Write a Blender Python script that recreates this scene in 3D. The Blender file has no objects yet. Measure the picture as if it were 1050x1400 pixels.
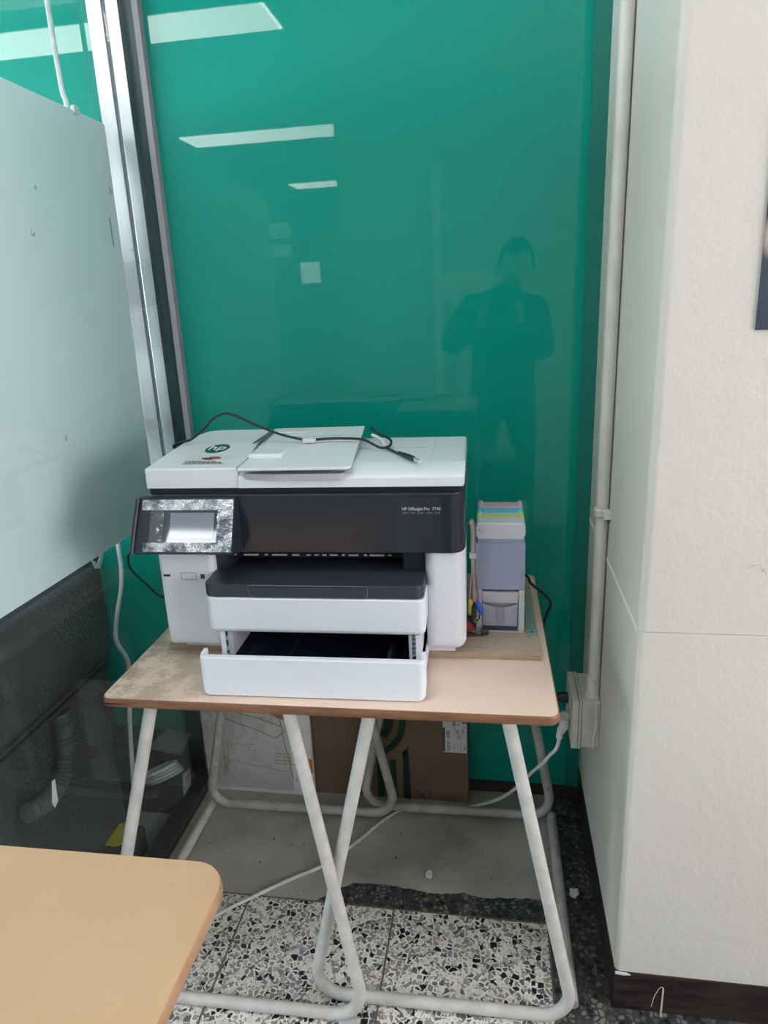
import bpy, bmesh, math, random
from mathutils import Vector, Matrix, Euler
random.seed(7)
S = bpy.context.scene
C = S.collection

# ------------------------------------------------------------------ camera
cam = bpy.data.cameras.new('camera')
cam.sensor_fit = 'AUTO'; cam.sensor_width = 36.0
cam.lens = 940.0 / 1400.0 * 36.0
cam.clip_start = 0.02
co = bpy.data.objects.new('camera', cam); C.objects.link(co)
ax = Vector((0.98726, -0.00378, 0.15907)); ay = Vector((0.15419, 0.28924, -0.94474))
ay.normalize(); az = Vector((-0.0424, 0.95724, 0.28615)); az = (az - ay * az.dot(ay)).normalized(); ax = ay.cross(az)
Rm = Matrix((ax, ay, az)).to_4x4()
co.matrix_world = Matrix.Translation((0, 0, 1.42)) @ Rm
S.camera = co

# ------------------------------------------------------------------ world, exposure
w = bpy.data.worlds.new('world'); S.world = w; w.use_nodes = True
w.node_tree.nodes['Background'].inputs[0].default_value = (0.75, 0.86, 1.0, 1)
w.node_tree.nodes['Background'].inputs[1].default_value = 0.3
S.view_settings.view_transform = 'Standard'
S.view_settings.look = 'None'
S.view_settings.gamma = 1.0
S.view_settings.use_curve_mapping = False
S.view_settings.exposure = -0.45
WIN_RIGHT = 15.0      # daylight in the unseen window added to the right wall
WIN_LEFT = 20.0       # daylight in the window of the left wall
LAMP = 23.0          # ceiling tubes

# ------------------------------------------------------------------ materials
def mat(name, col, rough=0.5, metal=0.0, spec=0.5, col2=None, nscale=20.0, lo=0.4, hi=0.6, detail=4.0,
        bump=0.0, bscale=200.0, bdist=0.001, coat=0.0, emit=None, estr=0.0, stretch=None, alpha=1.0, trans=0.0, ior=1.5):
    m = bpy.data.materials.new(name); m.use_nodes = True
    nt = m.node_tree; b = nt.nodes['Principled BSDF']
    b.inputs['Base Color'].default_value = (*col, 1)
    b.inputs['Roughness'].default_value = rough
    b.inputs['Metallic'].default_value = metal
    b.inputs['Specular IOR Level'].default_value = spec
    b.inputs['Coat Weight'].default_value = coat
    b.inputs['Coat Roughness'].default_value = 0.05
    b.inputs['Alpha'].default_value = alpha
    b.inputs['Transmission Weight'].default_value = trans
    b.inputs['IOR'].default_value = ior
    if emit:
        b.inputs['Emission Color'].default_value = (*emit, 1); b.inputs['Emission Strength'].default_value = estr
    tc = nt.nodes.new('ShaderNodeTexCoord')
    mp = nt.nodes.new('ShaderNodeMapping'); nt.links.new(tc.outputs['Object'], mp.inputs[0])
    if stretch: mp.inputs['Scale'].default_value = stretch
    if col2:
        n = nt.nodes.new('ShaderNodeTexNoise'); n.inputs['Scale'].default_value = nscale; n.inputs['Detail'].default_value = detail
        nt.links.new(mp.outputs[0], n.inputs['Vector'])
        r = nt.nodes.new('ShaderNodeValToRGB')
        r.color_ramp.elements[0].position = lo; r.color_ramp.elements[0].color = (*col, 1)
        r.color_ramp.elements[1].position = hi; r.color_ramp.elements[1].color = (*col2, 1)
        nt.links.new(n.outputs['Fac'], r.inputs[0]); nt.links.new(r.outputs[0], b.inputs['Base Color'])
    if bump:
        n = nt.nodes.new('ShaderNodeTexNoise'); n.inputs['Scale'].default_value = bscale; n.inputs['Detail'].default_value = 5
        nt.links.new(mp.outputs[0], n.inputs['Vector'])
        bp = nt.nodes.new('ShaderNodeBump'); bp.inputs['Strength'].default_value = bump; bp.inputs['Distance'].default_value = bdist
        nt.links.new(n.outputs['Fac'], bp.inputs['Height']); nt.links.new(bp.outputs[0], b.inputs['Normal'])
    m['bsdf'] = b.name
    return m

def N(m, t): return m.node_tree.nodes.new(t)
def L(m, a, b): m.node_tree.links.new(a, b)
def B(m): return m.node_tree.nodes['Principled BSDF']
def mixc(m, fac, a, b):
    x = N(m, 'ShaderNodeMix'); x.data_type = 'RGBA'
    L(m, fac, x.inputs[0])
    for v, i in ((a, 6), (b, 7)):
        if isinstance(v, tuple): x.inputs[i].default_value = (*v, 1)
        else: L(m, v, x.inputs[i])
    return x.outputs[2]
def mathn(m, op, a, b=None):
    x = N(m, 'ShaderNodeMath'); x.operation = op
    for v, i in ((a, 0), (b, 1)):
        if v is None: continue
        if isinstance(v, (int, float)): x.inputs[i].default_value = v
        else: L(m, v, x.inputs[i])
    return x.outputs[0]
def ramp(m, fac, *stops, const=False):
    r = N(m, 'ShaderNodeValToRGB'); e = r.color_ramp.elements
    if const: r.color_ramp.interpolation = 'CONSTANT'
    while len(e) < len(stops): e.new(0.5)
    for k, (p, c) in enumerate(stops):
        e[k].position = p; e[k].color = (*c, 1) if isinstance(c, tuple) else (c, c, c, 1)
    L(m, fac, r.inputs[0]); return r.outputs[0]
def noise(m, vec, scale, detail=4, rough=0.5):
    n = N(m, 'ShaderNodeTexNoise'); n.inputs['Scale'].default_value = scale; n.inputs['Detail'].default_value = detail
    n.inputs['Roughness'].default_value = rough
    L(m, vec, n.inputs['Vector']); return n.outputs['Fac']
def objco(m): return N(m, 'ShaderNodeTexCoord').outputs['Object']
def geoco(m): return N(m, 'ShaderNodeNewGeometry').outputs['Position']

def terrazzo(name, matrix, darkness=1.0, paint=False, dirt=0.25):
    m = mat(name, matrix, rough=0.35)
    p = geoco(m)
    jit = N(m, 'ShaderNodeTexNoise'); jit.inputs['Scale'].default_value = 60; L(m, p, jit.inputs['Vector'])
    off = N(m, 'ShaderNodeVectorMath'); off.operation = 'MULTIPLY_ADD'
    L(m, jit.outputs['Color'], off.inputs[0]); off.inputs[1].default_value = (0.012, 0.012, 0.0); L(m, p, off.inputs[2])
    flat = N(m, 'ShaderNodeVectorMath'); flat.operation = 'MULTIPLY'; L(m, off.outputs[0], flat.inputs[0]); flat.inputs[1].default_value = (1, 1, 0)
    def layer(scale):
        v = N(m, 'ShaderNodeTexVoronoi'); v.voronoi_dimensions = '2D'; v.inputs['Scale'].default_value = scale; L(m, flat.outputs[0], v.inputs['Vector'])
        e = N(m, 'ShaderNodeTexVoronoi'); e.voronoi_dimensions = '2D'; e.feature = 'DISTANCE_TO_EDGE'; e.inputs['Scale'].default_value = scale
        L(m, flat.outputs[0], e.inputs['Vector'])
        sp = N(m, 'ShaderNodeSeparateColor'); L(m, v.outputs['Color'], sp.inputs[0])
        return sp.outputs, e.outputs['Distance']
    d = darkness
    rgb, edge = layer(80)
    chip = ramp(m, rgb[0], (0, tuple(c * d for c in (0.55, 0.53, 0.48))), (0.26, (0.012, 0.013, 0.016)), (0.42, (0.10 * d, 0.105 * d, 0.115 * d)),
                (0.58, (0.20 * d, 0.21 * d, 0.225 * d)), (0.76, (0.36 * d, 0.36 * d, 0.36 * d)), (0.90, (0.30 * d, 0.25 * d, 0.21 * d)), const=True)
    gap = ramp(m, mathn(m, 'SUBTRACT', edge, mathn(m, 'MULTIPLY', rgb[2], 0.16)), (0.055, 0.0), (0.085, 1.0))
    col = mixc(m, gap, tuple(c * d for c in matrix), chip)
    rgb2, edge2 = layer(150)
    has = mathn(m, 'MULTIPLY', mathn(m, 'GREATER_THAN', rgb2[1], 0.58), mathn(m, 'GREATER_THAN', edge2, 0.12))
    inv = mathn(m, 'SUBTRACT', 1.0, gap)
    col = mixc(m, mathn(m, 'MULTIPLY', has, inv), col, (0.16 * d, 0.16 * d, 0.165 * d))
    if paint:
        sx = N(m, 'ShaderNodeSeparateXYZ'); L(m, p, sx.inputs[0])
        wob = noise(m, p, 9, 5)
        left = N(m, 'ShaderNodeClamp'); left.inputs['Max'].default_value = 0.2
        L(m, mathn(m, 'MULTIPLY', mathn(m, 'SUBTRACT', -0.36, sx.outputs[0]), 0.8), left.inputs['Value'])
        yy = mathn(m, 'ADD', mathn(m, 'ADD', sx.outputs[1], mathn(m, 'MULTIPLY', wob, 0.055)), left.outputs[0])
        mk = mathn(m, 'GREATER_THAN', yy, 1.412)
        bare = mathn(m, 'GREATER_THAN', noise(m, p, 55, 6, 0.65), 0.66)
        right = mathn(m, 'LESS_THAN', mathn(m, 'ADD', sx.outputs[0], mathn(m, 'MULTIPLY', wob, 0.05)), 0.185)
        mk = mathn(m, 'MULTIPLY', mathn(m, 'MULTIPLY', mk, right), mathn(m, 'SUBTRACT', 1.0, bare))
        pc = mixc(m, noise(m, p, 7, 6, 0.6), (0.42, 0.405, 0.375), (0.56, 0.54, 0.50))
        col = mixc(m, mathn(m, 'MULTIPLY', mk, 0.93), col, pc)
    dm = ramp(m, noise(m, p, 5, 6, 0.6), (0.35, 1.0 - dirt), (0.65, 1.0))
    mul = N(m, 'ShaderNodeMix'); mul.data_type = 'RGBA'; mul.blend_type = 'MULTIPLY'; mul.inputs[0].default_value = 1.0
    L(m, col, mul.inputs[6]); L(m, dm, mul.inputs[7])
    L(m, mul.outputs[2], B(m).inputs['Base Color'])
    return m

WHITE = mat('printer_white_plastic', (0.76, 0.785, 0.85), rough=0.42, bump=0.05, bscale=900, bdist=0.0003)
WHITE2 = mat('printer_tray_white_plastic', (0.75, 0.79, 0.86), rough=0.38, bump=0.04, bscale=900, bdist=0.0003)
LIDW = mat('scanner_lid_white_plastic', (0.74, 0.785, 0.80), rough=0.36, bump=0.06, bscale=700, bdist=0.0003)
NAVY = mat('dark_navy_plastic', (0.018, 0.022, 0.036), rough=0.4)
NAVYG = mat('glossy_dark_cover', (0.022, 0.024, 0.034), rough=0.09, spec=0.55, bump=0.015, bscale=60, bdist=0.001)
SLATE = mat('slate_grey_plastic', (0.034, 0.041, 0.058), rough=0.42, bump=0.1, bscale=900, bdist=0.0003)
SLATEL = mat('slate_grey_highlight_edge', (0.16, 0.18, 0.21), rough=0.4)
CAVITY = mat('black_cavity_plastic', (0.006, 0.008, 0.014), rough=0.5)
TRAYFLOOR = mat('tray_floor_navy', (0.010, 0.014, 0.035), rough=0.3)
GREYP = mat('light_grey_plastic', (0.42, 0.45, 0.49), rough=0.4)
LINEG = mat('engraved_grey', (0.28, 0.29, 0.31), rough=0.5)
SCREEN = mat('touch_screen_glass', (0.035, 0.04, 0.06), rough=0.04, coat=1.0)
BLACKR = mat('black_rubber', (0.008, 0.008, 0.010), rough=0.4)
CABLEB = mat('black_cable_jacket', (0.012, 0.015, 0.020), rough=0.35)
CABLEW = mat('white_cable_jacket', (0.60, 0.60, 0.59), rough=0.45, col2=(0.72, 0.72, 0.70), nscale=30)
CHROME = mat('bright_metal', (0.75, 0.75, 0.75), rough=0.2, metal=1.0)
PAPERW = mat('white_paper', (0.70, 0.71, 0.72), rough=0.7)
INKTXT = mat('print_black', (0.03, 0.03, 0.035), rough=0.6)
INKGREY = mat('print_grey_white', (0.55, 0.57, 0.60), rough=0.5)
INKDIM = mat('print_dim_grey', (0.20, 0.21, 0.24), rough=0.5)
TEAL = mat('print_teal', (0.01, 0.10, 0.09), rough=0.45)
REDP = mat('print_red', (0.45, 0.05, 0.05), rough=0.5)
ORANGE = mat('print_orange', (0.55, 0.22, 0.06), rough=0.5)
ORANGEL = mat('print_orange_line', (0.42, 0.20, 0.08), rough=0.5)
YELLOWL = mat('print_yellow_line', (0.50, 0.47, 0.15), rough=0.5)
GREENP = mat('print_dark_green', (0.006, 0.035, 0.024), rough=0.6)
PURPLE = mat('purple_marker', (0.10, 0.03, 0.16), rough=0.6)
BRASS = mat('brass_strip', (0.16, 0.13, 0.075), rough=0.5)
PIPEW = mat('cream_painted_pipe', (0.60, 0.59, 0.54), rough=0.4, col2=(0.66, 0.65, 0.60), nscale=12)
BOXCREAM = mat('cream_outlet_plastic', (0.52, 0.51, 0.44), rough=0.45, col2=(0.58, 0.57, 0.50), nscale=25)
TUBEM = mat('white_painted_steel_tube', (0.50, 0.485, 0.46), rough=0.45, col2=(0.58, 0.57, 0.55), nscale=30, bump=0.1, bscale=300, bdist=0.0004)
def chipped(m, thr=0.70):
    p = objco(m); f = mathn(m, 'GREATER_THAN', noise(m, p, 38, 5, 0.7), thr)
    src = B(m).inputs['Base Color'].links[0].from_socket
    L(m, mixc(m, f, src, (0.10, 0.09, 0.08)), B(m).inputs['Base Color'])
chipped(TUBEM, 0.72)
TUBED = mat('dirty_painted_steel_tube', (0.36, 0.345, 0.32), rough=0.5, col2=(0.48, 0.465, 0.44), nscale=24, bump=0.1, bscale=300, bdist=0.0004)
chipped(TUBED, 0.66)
def brushed(name, col, rough):
    m = mat(name, col, rough=rough, metal=1.0)
    p = objco(m); mp = N(m, 'ShaderNodeMapping'); L(m, p, mp.inputs[0]); mp.inputs['Scale'].default_value = (60, 60, 2.2)
    n = noise(m, mp.outputs[0], 3, 4)
    mp2 = N(m, 'ShaderNodeMapping'); L(m, p, mp2.inputs[0]); mp2.inputs['Scale'].default_value = (1, 1, 5)
    L(m, ramp(m, noise(m, mp2.outputs[0], 1.0, 2), (0.3, rough * 0.7), (0.7, rough * 1.5)), B(m).inputs['Roughness'])
    L(m, mixc(m, n, tuple(c * 0.86 for c in col), col), B(m).inputs['Base Color'])
    return m
ALU = brushed('satin_stainless_steel', (0.64, 0.66, 0.68), 0.30)
ALUG = mat('mauve_grey_gasket', (0.30, 0.29, 0.32), rough=0.5)
GALV = mat('galvanised_steel', (0.48, 0.55, 0.54), rough=0.35, metal=0.6, col2=(0.56, 0.62, 0.61), nscale=60)
OAK = mat('oak_laminate', (0.40, 0.31, 0.23), rough=0.5, col2=(0.53, 0.43, 0.33), nscale=14, lo=0.3, hi=0.7, stretch=(1.2, 16, 16))
OAKEDGE = mat('oak_board_edge', (0.36, 0.27, 0.19), rough=0.55, col2=(0.48, 0.38, 0.28), nscale=14, lo=0.3, hi=0.7, stretch=(2, 60, 60))
EDGE = mat('brown_stained_edge', (0.17, 0.075, 0.038), rough=0.4, col2=(0.25, 0.115, 0.058), nscale=25, stretch=(0.4, 0.4, 3))
EDGE2 = mat('tan_desk_edge', (0.36, 0.20, 0.11), rough=0.45, col2=(0.44, 0.26, 0.15), nscale=20)
CARD = mat('brown_cardboard', (0.165, 0.105, 0.068), rough=0.8, col2=(0.195, 0.125, 0.082), nscale=6, bump=0.1, bscale=300, bdist=0.0005)
WCARD = mat('white_cardboard', (0.78, 0.78, 0.79), rough=0.55, col2=(0.84, 0.84, 0.85), nscale=5)
YELLOWF = mat('yellow_sheet', (0.62, 0.52, 0.02), rough=0.6, col2=(0.5, 0.40, 0.01), nscale=8)
DUST = mat('dusty_black_plastic', (0.014, 0.017, 0.019), rough=0.55)
def dusty(m):
    p = geoco(m)
    a = mathn(m, 'GREATER_THAN', noise(m, p, 170, 3, 0.8), 0.56)
    sx = N(m, 'ShaderNodeSeparateXYZ'); L(m, p, sx.inputs[0])
    b = ramp(m, noise(m, p, 4, 3), (0.36, 0.0), (0.58, 1.0))
    f = mathn(m, 'MULTIPLY', a, mathn(m, 'MULTIPLY', b, 0.6))
    base = mixc(m, noise(m, p, 6, 4), (0.018, 0.022, 0.024), (0.040, 0.047, 0.050))
    L(m, mixc(m, f, base, (0.22, 0.23, 0.22)), B(m).inputs['Base Color'])
dusty(DUST)
GREYB = mat('grey_black_plastic', (0.030, 0.034, 0.037), rough=0.5)
HOSEM = mat('grey_ribbed_hose', (0.075, 0.08, 0.08), rough=0.5)
WBOARD = mat('whiteboard_enamel', (0.66, 0.72, 0.73), rough=0.38, spec=0.3)
def smudges(m):
    p = objco(m)
    base = mixc(m, noise(m, p, 2.2, 3), (0.76, 0.83, 0.85), (0.82, 0.88, 0.895))
    sp = N(m, 'ShaderNodeTexVoronoi'); sp.inputs['Scale'].default_value = 9; L(m, p, sp.inputs['Vector'])
    f = mathn(m, 'MULTIPLY', mathn(m, 'LESS_THAN', sp.outputs['Distance'], 0.075), mathn(m, 'GREATER_THAN', noise(m, p, 90, 4), 0.45))
    L(m, mixc(m, mathn(m, 'MULTIPLY', f, 0.55), base, (0.20, 0.23, 0.24)), B(m).inputs['Base Color'])
smudges(WBOARD)
WALLW = mat('white_wall_paint', (0.72, 0.72, 0.69), rough=0.6)
CEILW = mat('white_ceiling_paint', (0.55, 0.55, 0.55), rough=0.7)
BASEB = mat('dark_brown_baseboard', (0.016, 0.010, 0.010), rough=0.35, col2=(0.035, 0.024, 0.022), nscale=14, stretch=(1, 1, 5))
RAILM = mat('dark_bronze_rail', (0.055, 0.050, 0.046), rough=0.4, metal=0.3)
def green_wall():
    m = mat('green_back_painted_glass', (0.004, 0.185, 0.145), rough=0.015, spec=0.46)
    p = objco(m)
    L(m, mixc(m, noise(m, p, 1.3, 2), (0.003, 0.285, 0.220), (0.005, 0.325, 0.255)), B(m).inputs['Base Color'])
    return m
GREEN = green_wall()
def plaster(name, col, amount):
    m = mat(name, col, rough=0.6)
    p = geoco(m)
    h1 = noise(m, p, 130, 4, 0.6); h2 = noise(m, p, 14, 5, 0.6)
    vt = N(m, 'ShaderNodeMapping'); L(m, p, vt.inputs[0]); vt.inputs['Scale'].default_value = (9, 9, 0.9)
    h3 = noise(m, vt.outputs[0], 2.5, 3)
    h = mathn(m, 'ADD', mathn(m, 'MULTIPLY', h1, 0.17), mathn(m, 'ADD', h2, mathn(m, 'MULTIPLY', h3, 0.25)))
    bp = N(m, 'ShaderNodeBump'); bp.inputs['Strength'].default_value = amount; bp.inputs['Distance'].default_value = 0.009
    L(m, h, bp.inputs['Height']); L(m, bp.outputs[0], B(m).inputs['Normal'])
    c = mixc(m, noise(m, p, 3.0, 5, 0.6), tuple(x * 0.93 for x in col), col)
    cr = N(m, 'ShaderNodeTexVoronoi'); cr.feature = 'DISTANCE_TO_EDGE'; cr.inputs['Scale'].default_value = 3.3
    wv = N(m, 'ShaderNodeVectorMath'); wv.operation = 'MULTIPLY_ADD'
    nn = N(m, 'ShaderNodeTexNoise'); nn.inputs['Scale'].default_value = 9; nn.inputs['Detail'].default_value = 6; L(m, p, nn.inputs['Vector'])
    L(m, nn.outputs['Color'], wv.inputs[0]); wv.inputs[1].default_value = (0.25, 0.25, 0.25); L(m, p, wv.inputs[2]); L(m, wv.outputs[0], cr.inputs['Vector'])
    f = mathn(m, 'MULTIPLY', mathn(m, 'LESS_THAN', cr.outputs['Distance'], 0.004), mathn(m, 'GREATER_THAN', noise(m, p, 4.5, 2), 0.60))
    L(m, mixc(m, mathn(m, 'MULTIPLY', f, 0.5), c, (0.25, 0.24, 0.21)), B(m).inputs['Base Color'])
    return m
PILLAR = plaster('cream_plaster', (0.645, 0.62, 0.565), 0.42)
def desk_top(name, c1, c2, dirty):
    m = mat(name, c1, rough=0.32)
    p = objco(m)
    c = mixc(m, ramp(m, noise(m, p, 3.5, 5, 0.6), (0.3, 0.0), (0.7, 1.0)), c1, c2)
    st = N(m, 'ShaderNodeMapping'); L(m, p, st.inputs[0]); st.inputs['Scale'].default_value = (3, 30, 30); st.inputs['Rotation'].default_value = (0, 0, 0.5)
    scr = mathn(m, 'GREATER_THAN', noise(m, st.outputs[0], 9, 3, 0.4), 0.80)
    c = mixc(m, mathn(m, 'MULTIPLY', scr, 0.35), c, tuple(min(1, x * 1.5) for x in c1))
    if dirty:
        sx = N(m, 'ShaderNodeSeparateXYZ'); L(m, p, sx.inputs[0])
        left = ramp(m, mathn(m, 'MULTIPLY', sx.outputs[0], -1.0), (0.10, 0.0), (0.40, 1.0))
        blot = ramp(m, noise(m, p, 11, 8, 0.72), (0.44, 0.0), (0.56, 1.0))
        c = mixc(m, mathn(m, 'MULTIPLY', left, mathn(m, 'MULTIPLY', blot, 0.72)), c, (0.33, 0.25, 0.17))
        gl = mathn(m, 'GREATER_THAN', noise(m, p, 48, 6, 0.78), 0.63)
        c = mixc(m, mathn(m, 'MULTIPLY', mathn(m, 'MULTIPLY', gl, left), 0.6), c, (0.07, 0.05, 0.035))
    else:
        gl = ramp(m, noise(m, p, 16, 4, 0.7), (0.66, 0.0), (0.78, 1.0))
        c = mixc(m, mathn(m, 'MULTIPLY', gl, 0.4), c, (0.25, 0.16, 0.09))
    L(m, c, B(m).inputs['Base Color'])
    return m
TOP1 = desk_top('worn_beige_laminate', (0.79, 0.595, 0.475), (0.86, 0.68, 0.56), True)
TOP2 = desk_top('tan_laminate', (0.50, 0.315, 0.18), (0.565, 0.37, 0.222), False)
def glassmat(name, tint, gloss, rough=0.02, haze=0.0, hazecol=(0.6, 0.65, 0.65)):
    m = bpy.data.materials.new(name); m.use_nodes = True; nt = m.node_tree; nt.nodes.clear()
    out = nt.nodes.new('ShaderNodeOutputMaterial'); tr = nt.nodes.new('ShaderNodeBsdfTransparent'); tr.inputs[0].default_value = (*tint, 1)
    gl = nt.nodes.new('ShaderNodeBsdfGlossy'); gl.inputs['Roughness'].default_value = rough
    mx = nt.nodes.new('ShaderNodeMixShader')
    lw = nt.nodes.new('ShaderNodeLayerWeight'); lw.inputs['Blend'].default_value = 0.5
    pw = nt.nodes.new('ShaderNodeMath'); pw.operation = 'POWER'; pw.inputs[1].default_value = 5.0
    nt.links.new(lw.outputs['Facing'], pw.inputs[0])
    sch = nt.nodes.new('ShaderNodeMath'); sch.operation = 'MULTIPLY_ADD'; sch.inputs[1].default_value = 0.96; sch.inputs[2].default_value = 0.04   # Schlick
    nt.links.new(pw.outputs[0], sch.inputs[0])
    k = nt.nodes.new('ShaderNodeMath'); k.operation = 'MULTIPLY'; k.inputs[1].default_value = gloss
    nt.links.new(sch.outputs[0], k.inputs[0]); nt.links.new(k.outputs[0], mx.inputs[0])
    src = tr.outputs[0]
    if haze:
        df = nt.nodes.new('ShaderNodeBsdfDiffuse'); df.inputs[0].default_value = (*hazecol, 1)
        m2 = nt.nodes.new('ShaderNodeMixShader'); m2.inputs[0].default_value = haze
        nt.links.new(src, m2.inputs[1]); nt.links.new(df.outputs[0], m2.inputs[2]); src = m2.outputs[0]
    nt.links.new(src, mx.inputs[1]); nt.links.new(gl.outputs[0], mx.inputs[2]); nt.links.new(mx.outputs[0], out.inputs[0])
    return m
GLASS = glassmat('partition_glass', (0.93, 0.97, 0.965), 1.0, haze=0.012)
FILM = glassmat('clear_wrap', (0.97, 0.97, 0.97), 5.0, rough=0.05, haze=0.02, hazecol=(0.8, 0.8, 0.8))
CLEARP = glassmat('clear_tank_plastic', (0.80, 0.82, 0.88), 1.0, rough=0.1, haze=0.42, hazecol=(0.66, 0.68, 0.78))
TEALC = glassmat('teal_clear_plastic', (0.5, 0.75, 0.72), 1.5, rough=0.1, haze=0.3, hazecol=(0.25, 0.42, 0.42))
def film_emboss():
    m = mat('embossed_screen_film', (0.55, 0.57, 0.62), rough=0.14, metal=0.85)
    p = objco(m)
    n1 = noise(m, p, 55, 3, 0.6)
    br = N(m, 'ShaderNodeTexBrick'); br.inputs['Scale'].default_value = 160; L(m, p, br.inputs['Vector'])
    h = mathn(m, 'ADD', n1, mathn(m, 'MULTIPLY', br.outputs['Fac'], 0.10))
    bp = N(m, 'ShaderNodeBump'); bp.inputs['Strength'].default_value = 0.9; bp.inputs['Distance'].default_value = 0.009
    L(m, h, bp.inputs['Height']); L(m, bp.outputs[0], B(m).inputs['Normal'])
    L(m, ramp(m, noise(m, p, 30, 3), (0.36, (0.16, 0.17, 0.22)), (0.56, (0.86, 0.87, 0.92))), B(m).inputs['Base Color'])
    return m
FILME = film_emboss()
def emission(name, col, s):
    m = bpy.data.materials.new(name); m.use_nodes = True; nt = m.node_tree; nt.nodes.clear()
    o = nt.nodes.new('ShaderNodeOutputMaterial'); e = nt.nodes.new('ShaderNodeEmission')
    e.inputs[0].default_value = (*col, 1); e.inputs[1].default_value = s; nt.links.new(e.outputs[0], o.inputs[0]); return m
LAMPM = emission('lit_diffuser', (1.0, 0.96, 0.95), LAMP)
WINR = emission('unseen_window_right', (1.0, 0.95, 0.97), WIN_RIGHT)
WINL = emission('daylight_window_left', (0.84, 0.92, 1.0), WIN_LEFT)
WINF = emission('daylight_window_far', (0.9, 0.93, 1.0), 9.0)

# ------------------------------------------------------------------ mesh helpers
def obj(name, bm, m, parent=None, smooth=True, label=None):
    me = bpy.data.meshes.new(name)
    bmesh.ops.recalc_face_normals(bm, faces=bm.faces)
    bm.to_mesh(me); bm.free()
    if m: me.materials.append(m)
    if smooth:
        for p in me.polygons: p.use_smooth = True
        me.set_sharp_from_angle(angle=math.radians(32))
    o = bpy.data.objects.new(name, me); C.objects.link(o)
    if smooth:
        wn = o.modifiers.new('weighted_normal', 'WEIGHTED_NORMAL'); wn.keep_sharp = True; wn.weight = 100
    if parent: o.parent = parent
    if label: o['label'] = label
    return o
def tag(o, label, cat, group=None):
    o['label'] = label; o['category'] = cat
    if group: o['group'] = group
    return o
def thing(name, label, cat, loc=(0, 0, 0), rz=0.0, group=None):
    o = bpy.data.objects.new(name, None); C.objects.link(o); o.empty_display_size = 0.05
    o.location = loc; o.rotation_euler = (0, 0, rz)
    return tag(o, label, cat, group)
def struct(o): o['kind'] = 'structure'; return o
def sroot(name, loc=(0, 0, 0)):
    o = bpy.data.objects.new(name, None); C.objects.link(o); o.location = loc; o['kind'] = 'structure'; return o
def box(x0, x1, y0, y1, z0, z1, bev=0.0, seg=2, bm=None, sel=None, selbev=0.0, selseg=5):
    bm = bm or bmesh.new()
    r = bmesh.ops.create_cube(bm, size=1.0)
    for v in r['verts']:
        v.co = Vector((x0 + (v.co.x + .5) * (x1 - x0), y0 + (v.co.y + .5) * (y1 - y0), z0 + (v.co.z + .5) * (z1 - z0)))
    if sel:
        es = {e for v in r['verts'] for e in v.link_edges}
        mid = Vector(((x0 + x1) / 2, (y0 + y1) / 2, (z0 + z1) / 2))
        es = [e for e in es if sel((e.verts[0].co + e.verts[1].co) / 2 - mid, (e.verts[0].co - e.verts[1].co).normalized())]
        bmesh.ops.bevel(bm, geom=es, offset=selbev, segments=selseg, profile=0.5, affect='EDGES')
        if bev:
            es = [e for e in bm.edges if e.calc_length() > 0 and len(e.link_faces) == 2 and e.calc_face_angle(0) > 0.9]
            bmesh.ops.bevel(bm, geom=es, offset=bev, segments=seg, profile=0.5, affect='EDGES')
    elif bev:
        es = list({e for v in r['verts'] for e in v.link_edges})
        bmesh.ops.bevel(bm, geom=es, offset=bev, segments=seg, profile=0.5, affect='EDGES')
    return bm
def rrect(x0, x1, y0, y1, r, n=6):
    rs = r if isinstance(r, (list, tuple)) else [r] * 4     # corners: (x0,y0) (x1,y0) (x1,y1) (x0,y1)
    out = []
    for k, (cx, cy, sx, sy, a) in enumerate(((x0, y0, 1, 1, 180), (x1, y0, -1, 1, 270), (x1, y1, -1, -1, 0), (x0, y1, 1, -1, 90))):
        q = rs[k]
        if q <= 0: out.append((cx, cy)); continue
        for i in range(n + 1):
            t = math.radians(a + 90 * i / n); out.append((cx + sx * q + q * math.cos(t), cy + sy * q + q * math.sin(t)))
    return out
def prism(pts, axis, a, b, bev=0.0, seg=2, bm=None):
    """outline pts extruded along axis from a to b; axis 'x': pts are (y,z); 'y': (x,z); 'z': (x,y)"""
    bm = bm or bmesh.new()
    f3 = {'x': lambda p, t: (t, p[0], p[1]), 'y': lambda p, t: (p[0], t, p[1]), 'z': lambda p, t: (p[0], p[1], t)}[axis]
    va = [bm.verts.new(f3(p, a)) for p in pts]; vb = [bm.verts.new(f3(p, b)) for p in pts]
    fa = bm.faces.new(va); fb = bm.faces.new(vb[::-1]); n = len(pts)
    for i in range(n): bm.faces.new((va[i], vb[i], vb[(i + 1) % n], va[(i + 1) % n]))
    if bev:
        bmesh.ops.bevel(bm, geom=list(set(fa.edges) | set(fb.edges)), offset=bev, segments=seg, profile=0.5, affect='EDGES')
    return bm
def catmull(pts, n=8):
    P = [Vector(p) for p in pts]; P = [P[0] * 2 - P[1]] + P + [P[-1] * 2 - P[-2]]; out = []
    for i in range(1, len(P) - 2):
        for k in range(n):
            t = k / n; a, b, c, d = P[i - 1:i + 3]
            out.append(0.5 * ((2 * b) + (c - a) * t + (2 * a - 5 * b + 4 * c - d) * t * t + (3 * b - a - 3 * c + d) * t ** 3))
    out.append(P[-2]); return out
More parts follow.
